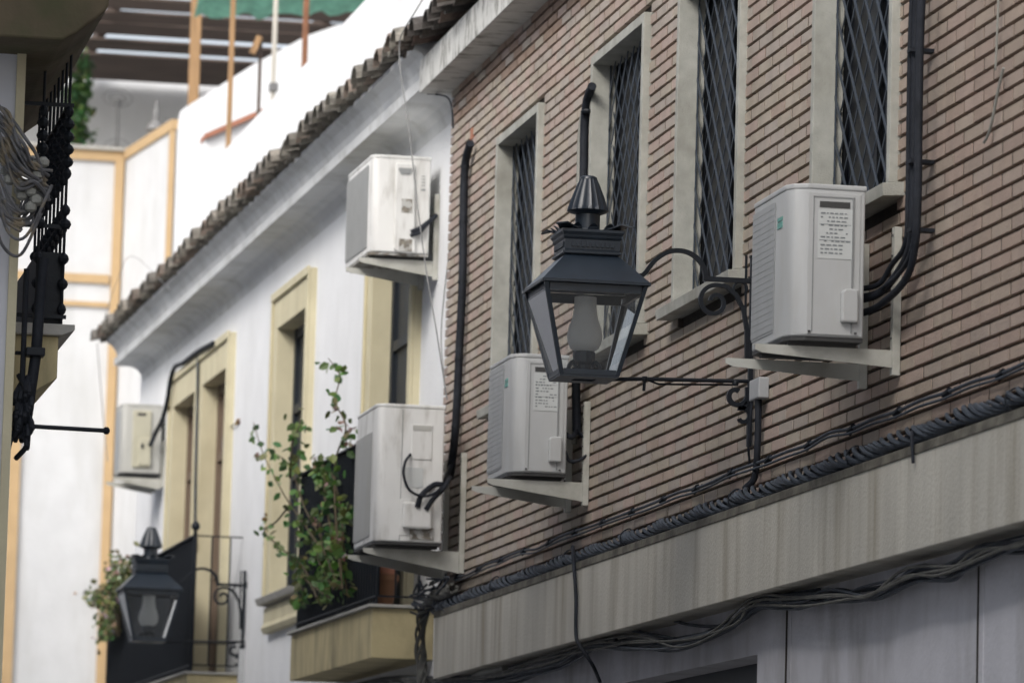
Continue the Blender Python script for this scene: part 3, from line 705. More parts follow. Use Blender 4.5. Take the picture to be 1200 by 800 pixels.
# hose to B
p = onl(A, [(551, 168), (545, 195), (543, 260), (542, 330), (538, 420), (534, 500), (529, 545), (527, 560)], .04)
e = [A.perp(520, 565, 28.25), A.perp(508, 568, 28.2), A.perp(494, 580, 28.14), A.perp(489, 594, 28.15)]
e2 = [A.perp(527, 560, 28.3), A.perp(520, 572, 28.18), A.perp(508, 584, 28.14), A.perp(499, 597, 28.15)]
T = Thing('insulated_hose', A, p[0], 'long black insulated hose climbing the brick corner to the large white unit', 'pipe', 'hoses running to the air conditioners')
m = T.mb(); m.tube(smoothpts(p + [p[-1]], 6)[:-6], .026, 10); m.build('hose', 'pipe', T.o, smooth=True)
m = T.mb(); m.tube(smoothpts([p[-2]] + e), .017, 8); m.tube(smoothpts([p[-1]] + e2), .015, 8); m.build('branch', 'pipe', T.o, smooth=True)
m = T.mb(); m.tube(smoothpts([p[-2], A.perp(515, 573, 28.15), A.perp(497, 581, 28.12), A.perp(480, 574, 28.12), A.perp(473, 556, 28.13), A.perp(475, 541, 28.15), A.perp(481, 532, 28.19)]), .0085, 8); m.build('thin_lead', 'pipe', T.o, smooth=True)
for q in p[1:-1]: m = T.mb(); m.lathe((q[0], .04, q[2]), [(.029, -.008), (.029, .008)], 10); m.build('cable_tie', 'iron', T.o)
m = T.mb(); q = A.on(552, 160, .005); m.box(q[0] - .04, q[0] + .03, -.01, .006, q[2] - .02, q[2] + .05); m.build('wall_opening', 'redtile', T.o)
# hose to C
p = onl(A, [(694, 101), (688, 118), (685, 150), (684, 215), (681, 300), (677, 400), (675, 450), (676, 505)], .05)
T = Thing('insulated_hose', A, p[0], 'black hose and grey duct coming down behind the big lantern', 'pipe', 'hoses running to the air conditioners')
m = T.mb(); m.tube(smoothpts(p), .024, 10); m.build('hose', 'pipe', T.o, smooth=True)
p2 = onl(A, [(684, 130), (681, 150), (679, 200), (678, 330), (674, 460), (673, 520)], .03)
m = T.mb(); m.tube(smoothpts(p2), .016, 8); m.build('duct', 'duct', T.o, smooth=True)
m = T.mb(); m.tube(smoothpts([p[-1], A.perp(690, 520, 24.65), A.perp(684, 536, 24.6), A.perp(668, 540, 24.6), A.perp(662, 528, 24.6)]), .009, 8)
m.tube(smoothpts([A.on(676, 500, .05), A.perp(684, 512, 24.62), A.perp(700, 524, 24.62)]), .005, 6); m.tube(smoothpts([p[-1], A.perp(670, 512, 24.6), A.perp(662, 508, 24.6)]), .014, 8)
m.build('thin_lead', 'pipe', T.o, smooth=True)
m = T.mb(); m.lathe((p[1][0], .05, p[1][2] - .06), [(.03, -.01), (.034, 0), (.03, .01)], 10); m.build('cable_tie', 'iron', T.o)
m = T.mb(); q = A.on(694, 92, .005); m.box(q[0] - .04, q[0] + .04, -.01, .006, q[2] - .05, q[2] + .03); m.build('wall_opening', 'redtile', T.o)
# thick hoses to D
T = Thing('insulated_hose', A, A.on(1072, 200, .06), 'bundle of thick black hoses curving down into the rightmost air conditioner', 'pipe', 'hoses running to the air conditioners')
for k, (dx, dy, r_) in enumerate(((0, 0, .016), (-6, -7, .011), (6, 9, .015), (3, -2, .010))):
    m = T.mb()
    pp = onl(A, [(1078 + dx, -60), (1073 + dx, 40), (1071 + dx, 150), (1070 + dx, 230), (1067 + dx, 285), (1053 + dx * 1.4, 318 + dy)], .07 + .01 * k) + [A.perp(1030, 344 + dy * 1.6, 18.38), A.perp(1005, 352 + dy * 1.8, 18.5)]
    m.tube(smoothpts(pp), r_, 10); m.build('hose', 'pipe', T.o, smooth=True)
for yq in (60, 190, 270): q = A.on(1071, yq, .075); m = T.mb(); m.box(q[0] - .035, q[0] + .02, .0, .098, q[2] - .007, q[2] + .007); m.build('cable_tie', 'pipe', T.o)
# A's hose
T = Thing('insulated_hose', B, B.perp(512, 250, .9), 'short dark hoses from the wall into the high weathered unit', 'pipe', 'hoses running to the air conditioners')
m = T.mb(); m.tube(smoothpts([(.95, .0, 6.16), B.perp(508, 255, .88), B.perp(495, 266, .83), B.perp(482, 272, .82)]), .016, 8); m.tube(smoothpts([(.95, .02, 6.12), B.perp(504, 258, .86), B.perp(492, 272, .82), B.perp(481, 276, .82)]), .012, 8); m.build('hose', 'pipe', T.o, smooth=True)
# E's hose
p = onl(B, [(268, 392), (250, 402), (232, 412), (215, 425), (205, 430), (200, 445), (196, 470), (190, 492)], .09)
T = Thing('insulated_hose', B, p[0], 'black cable crossing above the far balcony doors down to the distant unit', 'pipe', 'hoses running to the air conditioners')
m = T.mb(); m.tube(smoothpts(p[1:] + [B.perp(182, 508, 14.35), B.perp(176, 522, 14.32)]), .022, 8); m.build('hose', 'pipe', T.o, smooth=True)
m = T.mb(); m.tube(onl(B, [(232, 412), (231, 480), (229, 560), (228, 640)], .07), .012, 6); m.build('branch', 'cable', T.o)

# ------------------------------------------------------------------ cable bundles
def twisted(T, path, R_, r, strands, pitch_, mt, seed=1, name='strands'):
    rnd = random.Random(seed); P = [Vector(p) for p in path]
    ln = [0]
    for a, b in zip(P, P[1:]): ln.append(ln[-1] + (b - a).length)
    tot = ln[-1]; n = int(tot / .035)
    m = T.mb()
    for s in range(strands):
        ph = 2 * math.pi * s / strands; pts = []; j = 0
        for i in range(n + 1):
            L_ = tot * i / n
            while j < len(P) - 2 and ln[j + 1] < L_: j += 1
            a, b = P[j], P[j + 1]; c = a + (b - a) * ((L_ - ln[j]) / max(1e-6, ln[j + 1] - ln[j])); d = (b - a).normalized()
            ny = d.cross(Vector((0, 1, 0))).normalized(); nx = ny.cross(d)
            rr = R_ * (1 + .25 * math.sin(L_ * 3.1 + s)) ; an = ph + L_ / pitch_ * 2 * math.pi + .5 * math.sin(L_ * 2.3 + s)
            pts.append(c + nx * rr * math.cos(an) + ny * rr * math.sin(an))
        m.tube(pts, r * rnd.uniform(.8, 1.25), 6)
    return m.build(name, mt, T.o, smooth=True)
path = smoothpts([(28.75, .09, 3.49), (27.5, .09, 3.51), (24, .09, 3.515), (20, .09, 3.52), (17.5, .09, 3.53), (14, .09, 3.53)], 20)
T = Thing('cable_bundle', A, (20, .1, 3.5), 'thick twisted bundle of dark cables lying along the top of the concrete band', 'cables')
twisted(T, path, .027, .0105, 6, .6, 'cable', 3)
twisted(T, [Vector(p) + Vector((0, -.04, -.012)) for p in path], .014, .009, 4, .9, 'pipe', 5, 'inner_strands')
t = 14.2
while t < 28.6: m = T.mb(); m.tube(smoothpts([(t, .125, 3.49), (t + .01, .125, 3.54), (t + .015, .08, 3.57), (t, .05, 3.52), (t - .01, .09, 3.475), (t, .127, 3.50)], 4), .004, 6); m.build('lashing', 'iron', T.o); t += random.uniform(1.3, 2.4)
# thin cable above, tied at intervals
pts = []; t = 28.4; k = 0; clips = []
while t > 13:
    zz = random.uniform(3.665, 3.69); pts.append((t, .03, zz))
    if k % 2 == 0: clips.append((t, zz))
    t -= .36; k += 1
T = Thing('cable_line', A, (20, .03, 3.6), 'thin wavy cable clipped to the bricks just above the thick bundle', 'cables')
m = T.mb(); m.tube(smoothpts(pts, 4), .0075, 7); m.tube([(a, b + .012, c - .024 + .003 * math.sin(a * 2.7)) for a, b, c in smoothpts(pts, 4)], .0055, 6)
m.build('cable', 'cable', T.o, smooth=True)
for (a, z) in clips: m = T.mb(); m.tube([(a - .03, .03, z + .005), (a + .03, .035, z - .01)], .013, 7); m.tube([(a, .0, z + .02), (a, .04, z - .03)], .005, 6); m.build('clip', 'iron', T.o)
# clump at the far end going down
T = Thing('cable_clump', A, (28.8, .05, 3.2), 'dirty clump of cables dropping at the end of the concrete band, beside the balcony', 'cables')
twisted(T, [Vector(p) for p in smoothpts([A.on(530, 690, .12), A.on(508, 700, .12), A.on(497, 715, .12), A.on(493, 750, .12), A.on(494, 800, .12), A.on(490, 860, .12)], 10)], .026, .010, 6, .5, 'dusty', 9)
m = T.mb()
for i in range(26):
    c = Vector(A.on(500 + random.uniform(-10, 26), 700 + random.uniform(-18, 14), .1)); m.tube(smoothpts([c + Vector((random.uniform(-.25, .25), random.uniform(-.04, .06), random.uniform(-.05, .05))) for _ in range(4)], 3), .007, 5)
m.build('loose_ends', 'cable', T.o)
# drop cable over the band
T = Thing('drop_cable', A, A.on(672, 655, .14), 'single dark cable hanging down over the stained concrete band', 'cable')
m = T.mb(); m.tube(smoothpts([A.on(671, 640, .12), A.on(673, 668, .14), A.on(675, 700, .14), A.on(675, 742, .14), A.on(679, 755, .13), A.on(694, 778, .06), A.on(703, 798, -.03)]), .010, 8); m.build('cable', 'pipe', T.o, smooth=True)
T = Thing('cable_stub', A, A.on(1069, 515, .14), 'short cut cable end poking down from the bundle at the right', 'cable')
m = T.mb(); m.tube([A.on(1069, 505, .13), A.on(1069, 520, .135), A.on(1070, 542, .135)], .007, 7); m.build('cable', 'pipe', T.o)
# lower cables under the band
T = Thing('lower_cables', A, (21, .02, 3.0), 'sagging dirty cables strung beneath the concrete band', 'cables')
m = T.mb()
base = [(300, 850), (430, 808), (520, 800), (580, 795), (640, 778), (700, 755), (745, 752), (800, 754), (850, 735), (890, 706), (930, 706), (975, 698), (1020, 694), (1070, 672), (1110, 670), (1150, 650), (1200, 636), (1260, 620)]
for s in range(9):
    o = -.02 + s * .010; j = [(a + random.uniform(-12, 12), b + random.uniform(-9, 9)) for a, b in base]; m.tube(smoothpts(onl(A, j, o), 5), random.uniform(.005, .011), 6)
m.tube(smoothpts(onl(A, [(690, 688), (720, 690), (760, 712), (800, 730), (850, 732), (880, 715), (905, 700), (960, 690)], .0), 5), .008, 7)
m.tube(smoothpts(onl(A, [(560, 780), (640, 745), (700, 728), (740, 738), (790, 748)], .02), 5), .009, 7)
m.build('strands', 'cable', T.o, smooth=True)
m = T.mb()
for s in range(3):
    j = [(a + random.uniform(-12, 12), b + random.uniform(-9, 5)) for a, b in base]; m.tube(smoothpts(onl(A, j, .07), 5), .006, 6)
m.build('grey_strands', 'dusty', T.o, smooth=True)
m = T.mb(); q = A.on(575, 790, .02); m.tube([A.on(556, 793, .02), A.on(572, 788, .02), A.on(592, 782, .02)], [.025, .045, .02], 10); m.build('taped_joint', 'duct', T.o, smooth=True)
# overhead thin wires
def wire(fac, pts, o, r, label, mt='pipe'):
    P = onl(fac, pts, o); m = MB(P[0]); m.tube(smoothpts(P, 6), r, 6); return tag(m.build('wire', mt, fac=fac, smooth=True), label, 'wire')
wire(B, [(500, -8), (486, 15), (472, 38), (468, 55), (470, 90), (478, 140), (488, 230), (500, 320), (511, 385), (521, 450), (524, 468)], .50, .0042, 'thin wire dropping from the tiled eave past the high unit to the brick corner', 'greycable')
wire(B, [(478, 88), (486, 104), (493, 109), (500, 110), (522, 113), (529, 125), (531, 150)], .2, .006, 'short grey wire looping round the end of the brick eave soffit')
wire(B, [(527, 290), (520, 350), (517, 400), (522, 450)], .05, .004, 'very thin wire on the white wall beside the brick corner', 'greycable')
wire(A, [(1171, -20), (1169, 30), (1167, 75), (1166, 82)], .02, .0045, 'upper part of a pale wire hanging on the bricks at top right', 'duct')
wire(A, [(1176, 80), (1170, 105), (1163, 140), (1158, 158), (1153, 167)], .02, .006, 'lower pale frayed wire end hanging on the bricks at top right', 'duct')
wire(B, [(278, 495), (270, 500), (262, 512), (262, 560), (262, 700)], .02, .006, 'grey wire stapled down the white wall beside the far balcony doors', 'greycable')
wire(B, [(200, 340), (155, 300), (137, 330), (120, 380)], 0.46, .003, 'faint wire in front of the far tiles', 'greycable')
wire(B, [(114, 402), (117, 440), (122, 500), (126, 540)], .42, .005, 'thin hanging wire below the far end of the tiled eave', 'greycable')
# junction box and conduit by the lamp bracket
T = Thing('junction_box', A, (20.75, 0, 3.9), 'small grey junction box with conduit below the iron lamp bracket', 'junction box')
a = A.on(899, 450, .0); z1 = A.on(890, 447, 0)[2]; z0 = A.on(890, 471, 0)[2]
m = T.mb(); m.box(20.62, 20.80, .0, .05, z0, z1); m.build('box', 'boxgrey', T.o, bevel=.006)
m = T.mb(); m.tube(smoothpts([(20.70, .03, z0), (20.70, .03, 3.75), (20.74, .03, 3.62), (20.80, .06, 3.57)]), .016, 8); m.tube(smoothpts([(20.78, .04, z0), (20.79, .05, 3.78), (20.84, .03, 3.68)]), .006, 6); m.build('conduit', 'pipe', T.o, smooth=True)

# ------------------------------------------------------------------ street lamps
def street_lamp(fac, t, dz, label):
    T = Thing('street_lamp', fac, (t, 0, 4.1 + dz), label, 'street lamp', 'iron lantern lamps on wall brackets')
    c = .79; Z = lambda z: z + dz
    def fr(m, z0, h0, z1, h1):
        vs = [(t + sx * h0, c + sy * h0, Z(z0)) for sx, sy in ((-1, -1), (1, -1), (1, 1), (-1, 1))] + [(t + sx * h1, c + sy * h1, Z(z1)) for sx, sy in ((-1, -1), (1, -1), (1, 1), (-1, 1))]
        m.add(vs, [(3, 2, 1, 0), (4, 5, 6, 7), (0, 1, 5, 4), (1, 2, 6, 5), (2, 3, 7, 6), (3, 0, 4, 7)])
    # roof as a thin shell of four sheets
    m = T.mb(); z0, h0, z1, h1 = 4.458, .243, 4.585, .122
    C4 = ((-1, -1), (1, -1), (1, 1), (-1, 1))
    vs = [(t + sx * h, c + sy * h, Z(z)) for (z, h) in ((z0, h0), (z1, h1), (z0, h0 - .012), (z1 - .008, h1 - .012)) for sx, sy in C4]
    fs = []
    for k in range(4):
        q = (k + 1) % 4; fs += [(k, q, 4 + q, 4 + k), (8 + k, 12 + k, 12 + q, 8 + q), (k, 8 + k, 8 + q, q), (4 + k, 4 + q, 12 + q, 12 + k)]
    m.add(vs, fs); m.build('roof', 'lampiron', T.o)
    m = T.mb()
    for s in (-1, 1): m.box(t - .247, t + .247, c + s * .247 - .008 * (s > 0) , c + s * .247 + .008 * (s < 0), Z(4.444), Z(4.4575)); m.box(t + s * .247 - .008 * (s > 0), t + s * .247 + .008 * (s < 0), c - .238, c + .238, Z(4.445), Z(4.4565))
    m.build('roof_rim', 'lampiron', T.o)
    # crown with mouldings and upturned leaves
    m = T.mb()
    for (a, ha, b, hb) in ((4.585, .118, 4.592, .134), (4.592, .134, 4.602, .134), (4.602, .124, 4.612, .126), (4.612, .126, 4.655, .126), (4.655, .127, 4.664, .134), (4.664, .130, 4.675, .133), (4.675, .133, 4.688, .142), (4.688, .142, 4.70, .142)): fr(m, a, ha, b, hb)
    cr = m.build('crown', 'lampiron', T.o)
    m = T.mb()
    for s in (-1, 1):
        for k in range(9):
            q = -.09 + k * .0225; m.box(t + q - .007, t + q + .007, c + s * .1265, c + s * .1325, Z(4.622), Z(4.646)); m.box(t + s * .1265, t + s * .1325, c + q - .007, c + q + .007, Z(4.622), Z(4.646))
    m.build('crown_beads', 'lampiron', cr)
    for sx, sy in C4:
        m = T.mb(); P = [(t + sx * .10, c + sy * .10), (t + sx * .138, c + sy * .138), (t + sx * .158, c + sy * .158), (t + sx * .178, c + sy * .178)]; H = [4.70, 4.712, 4.728, 4.728]
        pts = [Vector((P[i][0], P[i][1], Z(H[i]))) for i in range(4)]
        # leaf = curved sheet bending out at the corner
        pr = Vector((-sy, sx, 0)) * .7071
        vs = []
        for i, w in enumerate((.055, .045, .028, .004)):
            for sg in (-1, 1):
                for th in (0, -.006): vs.append(pts[i] + pr * w * sg - Vector((sx, sy, 0)) * w * .55 + Vector((0, 0, th - (.012 if i == 3 else 0))))
        fs = []
        for i in range(3):
            a = i * 4; b = a + 4; fs += [(a, a + 2, b + 2, b), (a + 1, b + 1, b + 3, a + 3), (a, b, b + 1, a + 1), (a + 2, a + 3, b + 3, b + 2)]
        fs += [(0, 1, 3, 2), (12, 14, 15, 13)]
        m.add(vs, fs); m.build('crown_leaf', 'lampiron', cr, smooth=True)
        # edge leaves along the sides
    m = T.mb()
    for s in (-1, 1):
        for k in (-1, 0, 1):
            q = k * .075
            for (X, Y, ux, uy) in ((t + q, c + s * .13, 0, s), (t + s * .13, c + q, s, 0)):
                px_, py_ = -uy, ux
                vs = [(X + px_ * w * sg + ux * d_, Y + py_ * w * sg + uy * d_, Z(z)) for (w, d_, z) in ((.026, 0, 4.698), (.022, .008, 4.714), (.003, .026, 4.727)) for sg in (-1, 1)]
                vs += [(v[0] - ux * .006, v[1] - uy * .006, v[2]) for v in vs]
                m.add(vs, [(0, 1, 3, 2), (2, 3, 5, 4), (6, 8, 9, 7), (8, 10, 11, 9), (0, 2, 8, 6), (2, 4, 10, 8), (1, 7, 9, 3), (3, 9, 11, 5), (4, 5, 11, 10), (0, 6, 7, 1)])
    m.build('crown_crest', 'lampiron', cr)
    # neck + fluted cap
    m = T.mb(); m.lathe((t, c, Z(4.70)), [(.075, 0), (.072, .012), (.056, .02), (.056, .09), (.06, .094)], 28); m.build('neck', 'lampiron', T.o, smooth=True)
    m = T.mb(); m.lathe((t, c, Z(4.785)), [(.058, 0), (.080, .008), (.094, .016)], 40); m.lathe((t, c, Z(4.80)), [(.094, .001), (.090, .018), (.072, .07), (.052, .12), (.040, .146)], 36, .08); m.lathe((t, c, Z(4.9455)), [(.040, 0), (.037, .010), (.026, .016), (.004, .019)], 28)
    m.build('cap', 'lampiron', T.o, smooth=True)
    # glazed body
    m = T.mb(); zt, ht, zb, hb = 4.443, .236, 4.045, .136
    for sx, sy in C4:   # corner posts
        w = .019
        a = [(t + sx * ht, c + sy * ht), (t + sx * (ht - w), c + sy * ht), (t + sx * (ht - w), c + sy * (ht - w)), (t + sx * ht, c + sy * (ht - w))]
        b = [(t + sx * hb, c + sy * hb), (t + sx * (hb - w), c + sy * hb), (t + sx * (hb - w), c + sy * (hb - w)), (t + sx * hb, c + sy * (hb - w))]
        m.add([(x, y, Z(zt)) for x, y in a] + [(x, y, Z(zb)) for x, y in b], [(0, 1, 2, 3), (7, 6, 5, 4), (0, 4, 5, 1), (1, 5, 6, 2), (2, 6, 7, 3), (3, 7, 4, 0)])
    for s in (-1, 1):
        for (z0, z1, hh0, hh1, w) in ((zt - .035, zt - .001, ht - .0105, ht - .002, .014), (zb + .001, zb + .026, hb + .0005, hb + .0055, .016)):
            L_ = min(hh0, hh1) - .018
            m.box(t - L_, t + L_, c + s * hh0, c + s * (hh0 - w), Z(z0), Z(z1)); m.box(t + s * hh0, t + s * (hh0 - w), c - L_, c + L_, Z(z0), Z(z1))
    body = m.build('lantern_frame', 'lampiron', T.o)
    # glass
    for k in range(4):
        (ax, ay), (bx, by) = C4[k], C4[(k + 1) % 4]; ins = .010
        def P(sx, sy, h, z): 
            nx_, ny_ = (ax + bx) / 2, (ay + by) / 2
            return (t + sx * h * (1 if nx_ else .93) - nx_ * ins, c + sy * h * (1 if ny_ else .93) - ny_ * ins, Z(z))
        m = T.mb(); q = [P(ax, ay, ht, zt - .03), P(bx, by, ht, zt - .03), P(bx, by, hb, zb + .02), P(ax, ay, hb, zb + .02)]
        m.add(q, [(0, 1, 2, 3)]); m.build('glass_pane', 'glass', body)
    # bottom tray with a small opening
    m = T.mb(); m.box(t - .134, t + .134, c - .134, c - .05, Z(4.037), Z(4.045)); m.box(t - .134, t + .134, c + .05, c + .134, Z(4.037), Z(4.045)); m.box(t - .134, t - .05, c - .0498, c + .0498, Z(4.0372), Z(4.0448)); m.box(t + .05, t + .134, c - .0498, c + .0498, Z(4.0372), Z(4.0448))
    m.build('bottom_tray', 'lampiron', T.o)
    # burner and frosted chimney
    m = T.mb(); m.lathe((t, c, Z(4.045)), [(.075, 0), (.07, .01), (.03, .02), (.028, .06), (.05, .07), (.05, .115), (.044, .12)], 20, .06)
    for k in range(4):
        a = k * math.pi / 2 + .6; m.tube(smoothpts([(t + .105 * math.cos(a), c + .105 * math.sin(a), Z(4.05)), (t + .10 * math.cos(a), c + .10 * math.sin(a), Z(4.09)), (t + .07 * math.cos(a), c + .07 * math.sin(a), Z(4.115)), (t + .045 * math.cos(a), c + .045 * math.sin(a), Z(4.09))], 4), .007, 6)
    m.build('burner', 'burner', T.o, smooth=True)
    m = T.mb(); m.lathe((t, c, Z(4.165)), [(.04, 0), (.062, .012), (.076, .04), (.08, .07), (.072, .11), (.058, .15), (.05, .20), (.05, .245)], 28); m.build('frosted_shade', 'frosted', T.o, smooth=True)
    # bracket
    m = T.mb(); w = .026
    m.box(t - w / 2, t + w / 2, .012, .032, Z(3.77), Z(4.63))
    m.box(t - .012, t + .012, .0, .012, Z(4.0), Z(4.05)); m.box(t - .012, t + .012, .0, .012, Z(4.5), Z(4.55))
    m.box(t - w / 2 - .002, t + w / 2 + .002, .008, .036, Z(4.63), Z(4.64))
    m.tube([(t, .052, Z(4.64)), (t, .05, Z(4.3))], .006, 6)
    br = m.build('bracket', 'iron', T.o)
    m = T.mb(); m.box(t - w / 2 + .002, t + w / 2 - .002, .033, .25, Z(4.512), Z(4.534))
    # arch over to the lantern roof
    def arc(cx, cz, rx, rz, a0, a1, n=18): return [(t, cx + rx * math.cos(R(a0 + (a1 - a0) * i / n)), Z(cz + rz * math.sin(R(a0 + (a1 - a0) * i / n)))) for i in range(n + 1)]
    arch = arc(.365, 4.53, .125, .115, 180, 60, 14) + [(t, .475, Z(4.595)), (t, .505, Z(4.555)), (t, .53, Z(4.525)), (t, .56, Z(4.52))]
    m.ribbon(smoothpts(arch, 2), .02, .02)
    # big scroll and brace
    def spiral(cx, cz, r0, r1, a0, a1, n=30): return [(t, cx + (r0 + (r1 - r0) * i / n) * math.cos(R(a0 + (a1 - a0) * i / n)), Z(cz + (r0 + (r1 - r0) * i / n) * math.sin(R(a0 + (a1 - a0) * i / n)))) for i in range(n + 1)]
    m.ribbon([(t, .04, Z(4.17)), (t, .043, Z(4.30)), (t, .06, Z(4.39)), (t, .095, Z(4.455)), (t, .14, Z(4.492))] + spiral(.195, 4.42, .078, .020, 100, -350, 44), .02, .019)
    m.ribbon(spiral(.075, 4.485, .035, .028, -20, 200, 14), .014, .010)
    m.build('bracket_scroll', 'iron', br)
    m = T.mb(); m.tube([(t, -.0, Z(4.068)), (t, .20, Z(4.062)), (t, .50, Z(4.055)), (t, .68, Z(4.045))], .009, 8); m.tube([(t + .02, .1, Z(4.05)), (t + .02, .44, Z(4.036)), (t, .50, Z(4.052))], .005, 6)
    m.tube([(t, .51, Z(4.06)), (t, .512, Z(4.0))], .007, 6); m.lathe((t, .51, Z(4.052)), [(.012, -.008), (.016, 0), (.012, .014)], 8); m.lathe((t, .09, Z(4.052)), [(.012, -.008), (.016, 0), (.012, .014)], 8)
    m.build('lower_arm', 'iron', br, smooth=True)
    m = T.mb(); m.ribbon([(t, .035, Z(4.04))] + spiral(.085, 4.0, .052, .022, 170, 480, 26), .02, .021)
    m.ribbon([(t, .034, Z(3.97)), (t, .055, Z(3.94))] + spiral(.055, 3.905, .042, .018, 60, 330, 20), .02, .018)
    m.build('lower_scroll', 'iron', br)
    return T
street_lamp(A, 20.9, 0, 'large black iron lantern on a scrolled arm fixed to the brick wall')
lb2 = street_lamp(B, 8.96, -.26, 'distant black iron lantern in front of the far balcony, on the white wall')
m = lb2.mb(); m.box(8.94, 8.99, .0, .05, 3.20, 3.75); m.build('wire_box', 'boxgrey', lb2.o, bevel=.004)

# ------------------------------------------------------------------ plants
def leaf(m, p, size, rnd, tones):
    m.cur = tuple(x * rnd.uniform(.7, 1.3) for x in rnd.choice(tones))
    d = Vector((rnd.uniform(-1, 1), rnd.uniform(-1, 1), rnd.uniform(-1.1, .5))).normalized()
    n = Vector((rnd.uniform(-1, 1), rnd.uniform(-1, 1), rnd.uniform(-.2, 1))); n = (n - d * n.dot(d)).normalized(); s = d.cross(n)
    L_ = size * rnd.uniform(.7, 1.25); W_ = L_ * .36
    P = [p, p + d * L_ * .35 + s * W_, p + d * L_ * .75 + s * W_ * .75, p + d * L_ + n * L_ * -.12, p + d * L_ * .75 - s * W_ * .75, p + d * L_ * .35 - s * W_, p + d * L_ * .5 - n * L_ * .08]
    m.add(P, [(0, 1, 6), (1, 2, 6), (2, 3, 6), (3, 4, 6), (4, 5, 6), (5, 0, 6)])
GREEN = [(.12, .21, .06), (.09, .18, .055), (.16, .25, .08), (.20, .27, .09), (.08, .15, .05)]
rnd = random.Random(11)
T = Thing('rose_bush', B, (2.6, .45, 3.6), 'leggy climbing rose with green leaves and withered blooms, spilling through the balcony railing', 'plant')
stems = [
    ([(400, 690), (375, 640), (345, 590), (322, 560), (308, 530), (298, 495)], .50, .5),
    ([(385, 650), (360, 600), (340, 560), (330, 540), (325, 532)], .47, .6),
    ([(345, 590), (325, 610), (312, 618), (304, 622)], .50, .4),
    ([(372, 700), (352, 665), (335, 645), (318, 628), (306, 618)], .50, .5),
    ([(360, 690), (348, 700), (345, 695)], .46, .7),
    ([(405, 690), (400, 600), (395, 540), (400, 500), (396, 470), (392, 440), (390, 420)], .48, .55),
    ([(398, 520), (404, 505), (412, 500)], .48, .4),
    ([(395, 640), (385, 580), (375, 550), (365, 540)], .45, 1.3),
    ([(400, 660), (398, 600), (388, 560), (382, 545)], .44, 1.3),
    ([(395, 690), (375, 660), (365, 640), (355, 610)], .46, 1.3),
    ([(398, 690), (392, 660), (385, 640), (380, 610)], .50, 1.2),
    ([(385, 700), (365, 685), (355, 670), (348, 650)], .47, 1.2),
    ([(402, 700), (404, 650), (400, 620), (405, 590)], .46, 1.0),
    ([(342, 560), (348, 520), (352, 500), (346, 488)], .47, .7),
]
ms = T.mb(); ml = T.mb(); mf = T.mb()
for pts, o, dens in stems:
    P = smoothpts([Vector(B.on(a, b, o)) + Vector((0, rnd.uniform(-.04, .04), 0)) for a, b in pts], 8)
    ms.tube(P, [.008 * (1 - .6 * i / len(P)) for i in range(len(P))], 6)
    for i, p in enumerate(P):
        k = int(1.7 * dens + rnd.random() * 2.0 * dens)
        cl = Vector((rnd.uniform(-.09, .09), rnd.uniform(-.06, .06), rnd.uniform(-.06, .05)))
        for _ in range(k):
            leaf(ml, p + cl * (1 if dens > 1 else .35) + Vector((rnd.gauss(0, .055), rnd.gauss(0, .03), rnd.gauss(0, .026))), .066, rnd, GREEN)
for (a, b) in ((396, 497), (411, 505), (407, 517), (394, 478), (300, 535), (313, 605), (371, 541), (383, 592), (398, 632), (400, 652), (385, 565), (372, 612), (281, 490)):
    p = Vector(B.on(a, b, .5))
    mf = T.mb()
    for _ in range(5): leaf(mf, p + Vector((rnd.gauss(0, .02), rnd.gauss(0, .012), rnd.gauss(0, .012))), .045, rnd, [(.34, .25, .17), (.42, .31, .24), (.22, .15, .08)])
    mf.build('withered_bloom', 'leaf', T.o)
ms.build('stems', 'stem', T.o, smooth=True); ml.build('leaves', 'leaf', T.o)
T = Thing('flower_pot', B, (1.1, .25, 3.6), 'small terracotta pot at the near end of the near balcony floor', 'pot')
q = B.on(455, 700, .2); tp = 1.05
m = T.mb(); m.lathe((tp, .27, 3.605), [(.06, 0), (.085, .12), (.09, .17), (.10, .172), (.10, .21), (.085, .21)], 20); m.build('pot', 'pot', T.o, smooth=True)
m = T.mb(); m.lathe((tp, .27, 3.82), [(.07, 0), (.075, .04), (.07, .06), (.05, .062)], 16); m.build('upper_pot', 'redtile', T.o, smooth=True)
# flowers on the far balcony
T = Thing('trailing_plant', B, (14.5, .5, 3.9), 'pale trailing geranium with small white flowers hanging on the far balcony', 'plant')
ml = T.mb(); mf = T.mb(); ms = T.mb()
c0 = [(148, 662), (140, 675), (128, 690), (118, 700), (132, 705), (124, 722), (120, 740), (132, 660), (110, 695), (130, 735), (144, 690)]
for (a, b) in c0:
    p = Vector(B.on(a, b, .5))
    for _ in range(46): leaf(ml, p + Vector((rnd.gauss(0, .12), rnd.gauss(0, .03), rnd.gauss(0, .06))), .06, rnd, [(.14, .18, .06), (.10, .15, .05), (.20, .22, .09), (.3, .3, .16)])
    for _ in range(3):
        leaf(mf, p + Vector((rnd.gauss(0, .14), rnd.gauss(0, .04) + .03, rnd.gauss(0, .07))), .05, rnd, [(.75, .75, .7), (.7, .6, .55)])
    ms.tube([p, Vector(B.on(140, 745, .44))], .005, 5)
ms.build('stems', 'stem', T.o); ml.build('leaves', 'leaf', T.o); mf.build('flowers', 'leaf', T.o)['kind'] = 'stuff'
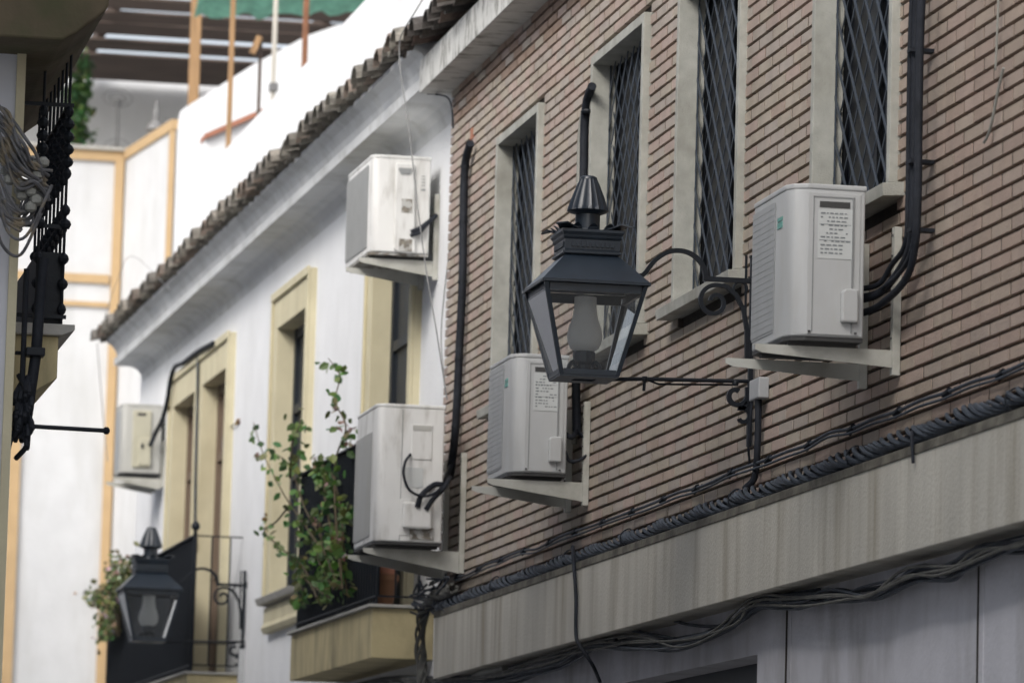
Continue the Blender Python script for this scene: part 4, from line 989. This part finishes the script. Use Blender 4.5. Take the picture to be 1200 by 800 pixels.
T = Thing('roof_bush', W, (5.3, 59, 10.9), 'green bush growing on the roof of the end house, behind the iron cage', 'plant')
ml = T.mb(); ms = T.mb()
for (a, b, n, s) in ((94, 105, 160, .07), (92, 130, 120, .06), (92, 158, 150, .08), (97, 70, 40, .05), (98, 82, 40, .04), (88, 115, 120, .07), (88, 150, 120, .07)):
    p = wpt(a, b, 59)
    for _ in range(n): leaf(ml, p + Vector((rnd.gauss(0, s), rnd.gauss(0, .15), rnd.gauss(0, s * 1.4))), .09, rnd, [(.06, .16, .05), (.05, .12, .04), (.12, .2, .06)])
    ms.tube([p, wpt(90, 178, 59)], .01, 5)
ml.build('leaves', 'leaf', T.o); ms.build('stems', 'stem', T.o)
m = MB()  # dried twig on the wall
# ------------------------------------------------------------------ light
w = bpy.data.worlds.new('World'); scene.world = w; w.use_nodes = True; nt = w.node_tree
bg = nt.nodes['Background']; sky = nt.nodes.new('ShaderNodeTexSky'); sky.sky_type = 'NISHITA'; sky.sun_disc = False
SUN_EL, SUN_AZ = R(38), R(-135)      # azimuth of the sun, clockwise from +Y
sky.sun_elevation = SUN_EL; sky.sun_rotation = SUN_AZ; sky.dust_density = 4; sky.air_density = 1; sky.ozone_density = 1
hs = nt.nodes.new('ShaderNodeHueSaturation'); hs.inputs['Saturation'].default_value = .40
nt.links.new(sky.outputs[0], hs.inputs['Color']); nt.links.new(hs.outputs[0], bg.inputs[0]); bg.inputs[1].default_value = .15
sd = bpy.data.lights.new('sun', 'SUN'); sd.energy = .6; sd.angle = R(16); sd.color = (1, .97, .93)
so = bpy.data.objects.new('sun', sd); COL.objects.link(so)
d = Vector((math.sin(SUN_AZ) * math.cos(SUN_EL), math.cos(SUN_AZ) * math.cos(SUN_EL), math.sin(SUN_EL)))
so.rotation_euler = d.to_track_quat('Z', 'Y').to_euler(); so.location = (0, 0, 30)
scene.view_settings.view_transform = 'Standard'; scene.view_settings.look = 'None'; scene.view_settings.gamma = 1
scene.view_settings.exposure = .74
scene.render.engine = 'CYCLES'; scene.cycles.max_bounces = 6
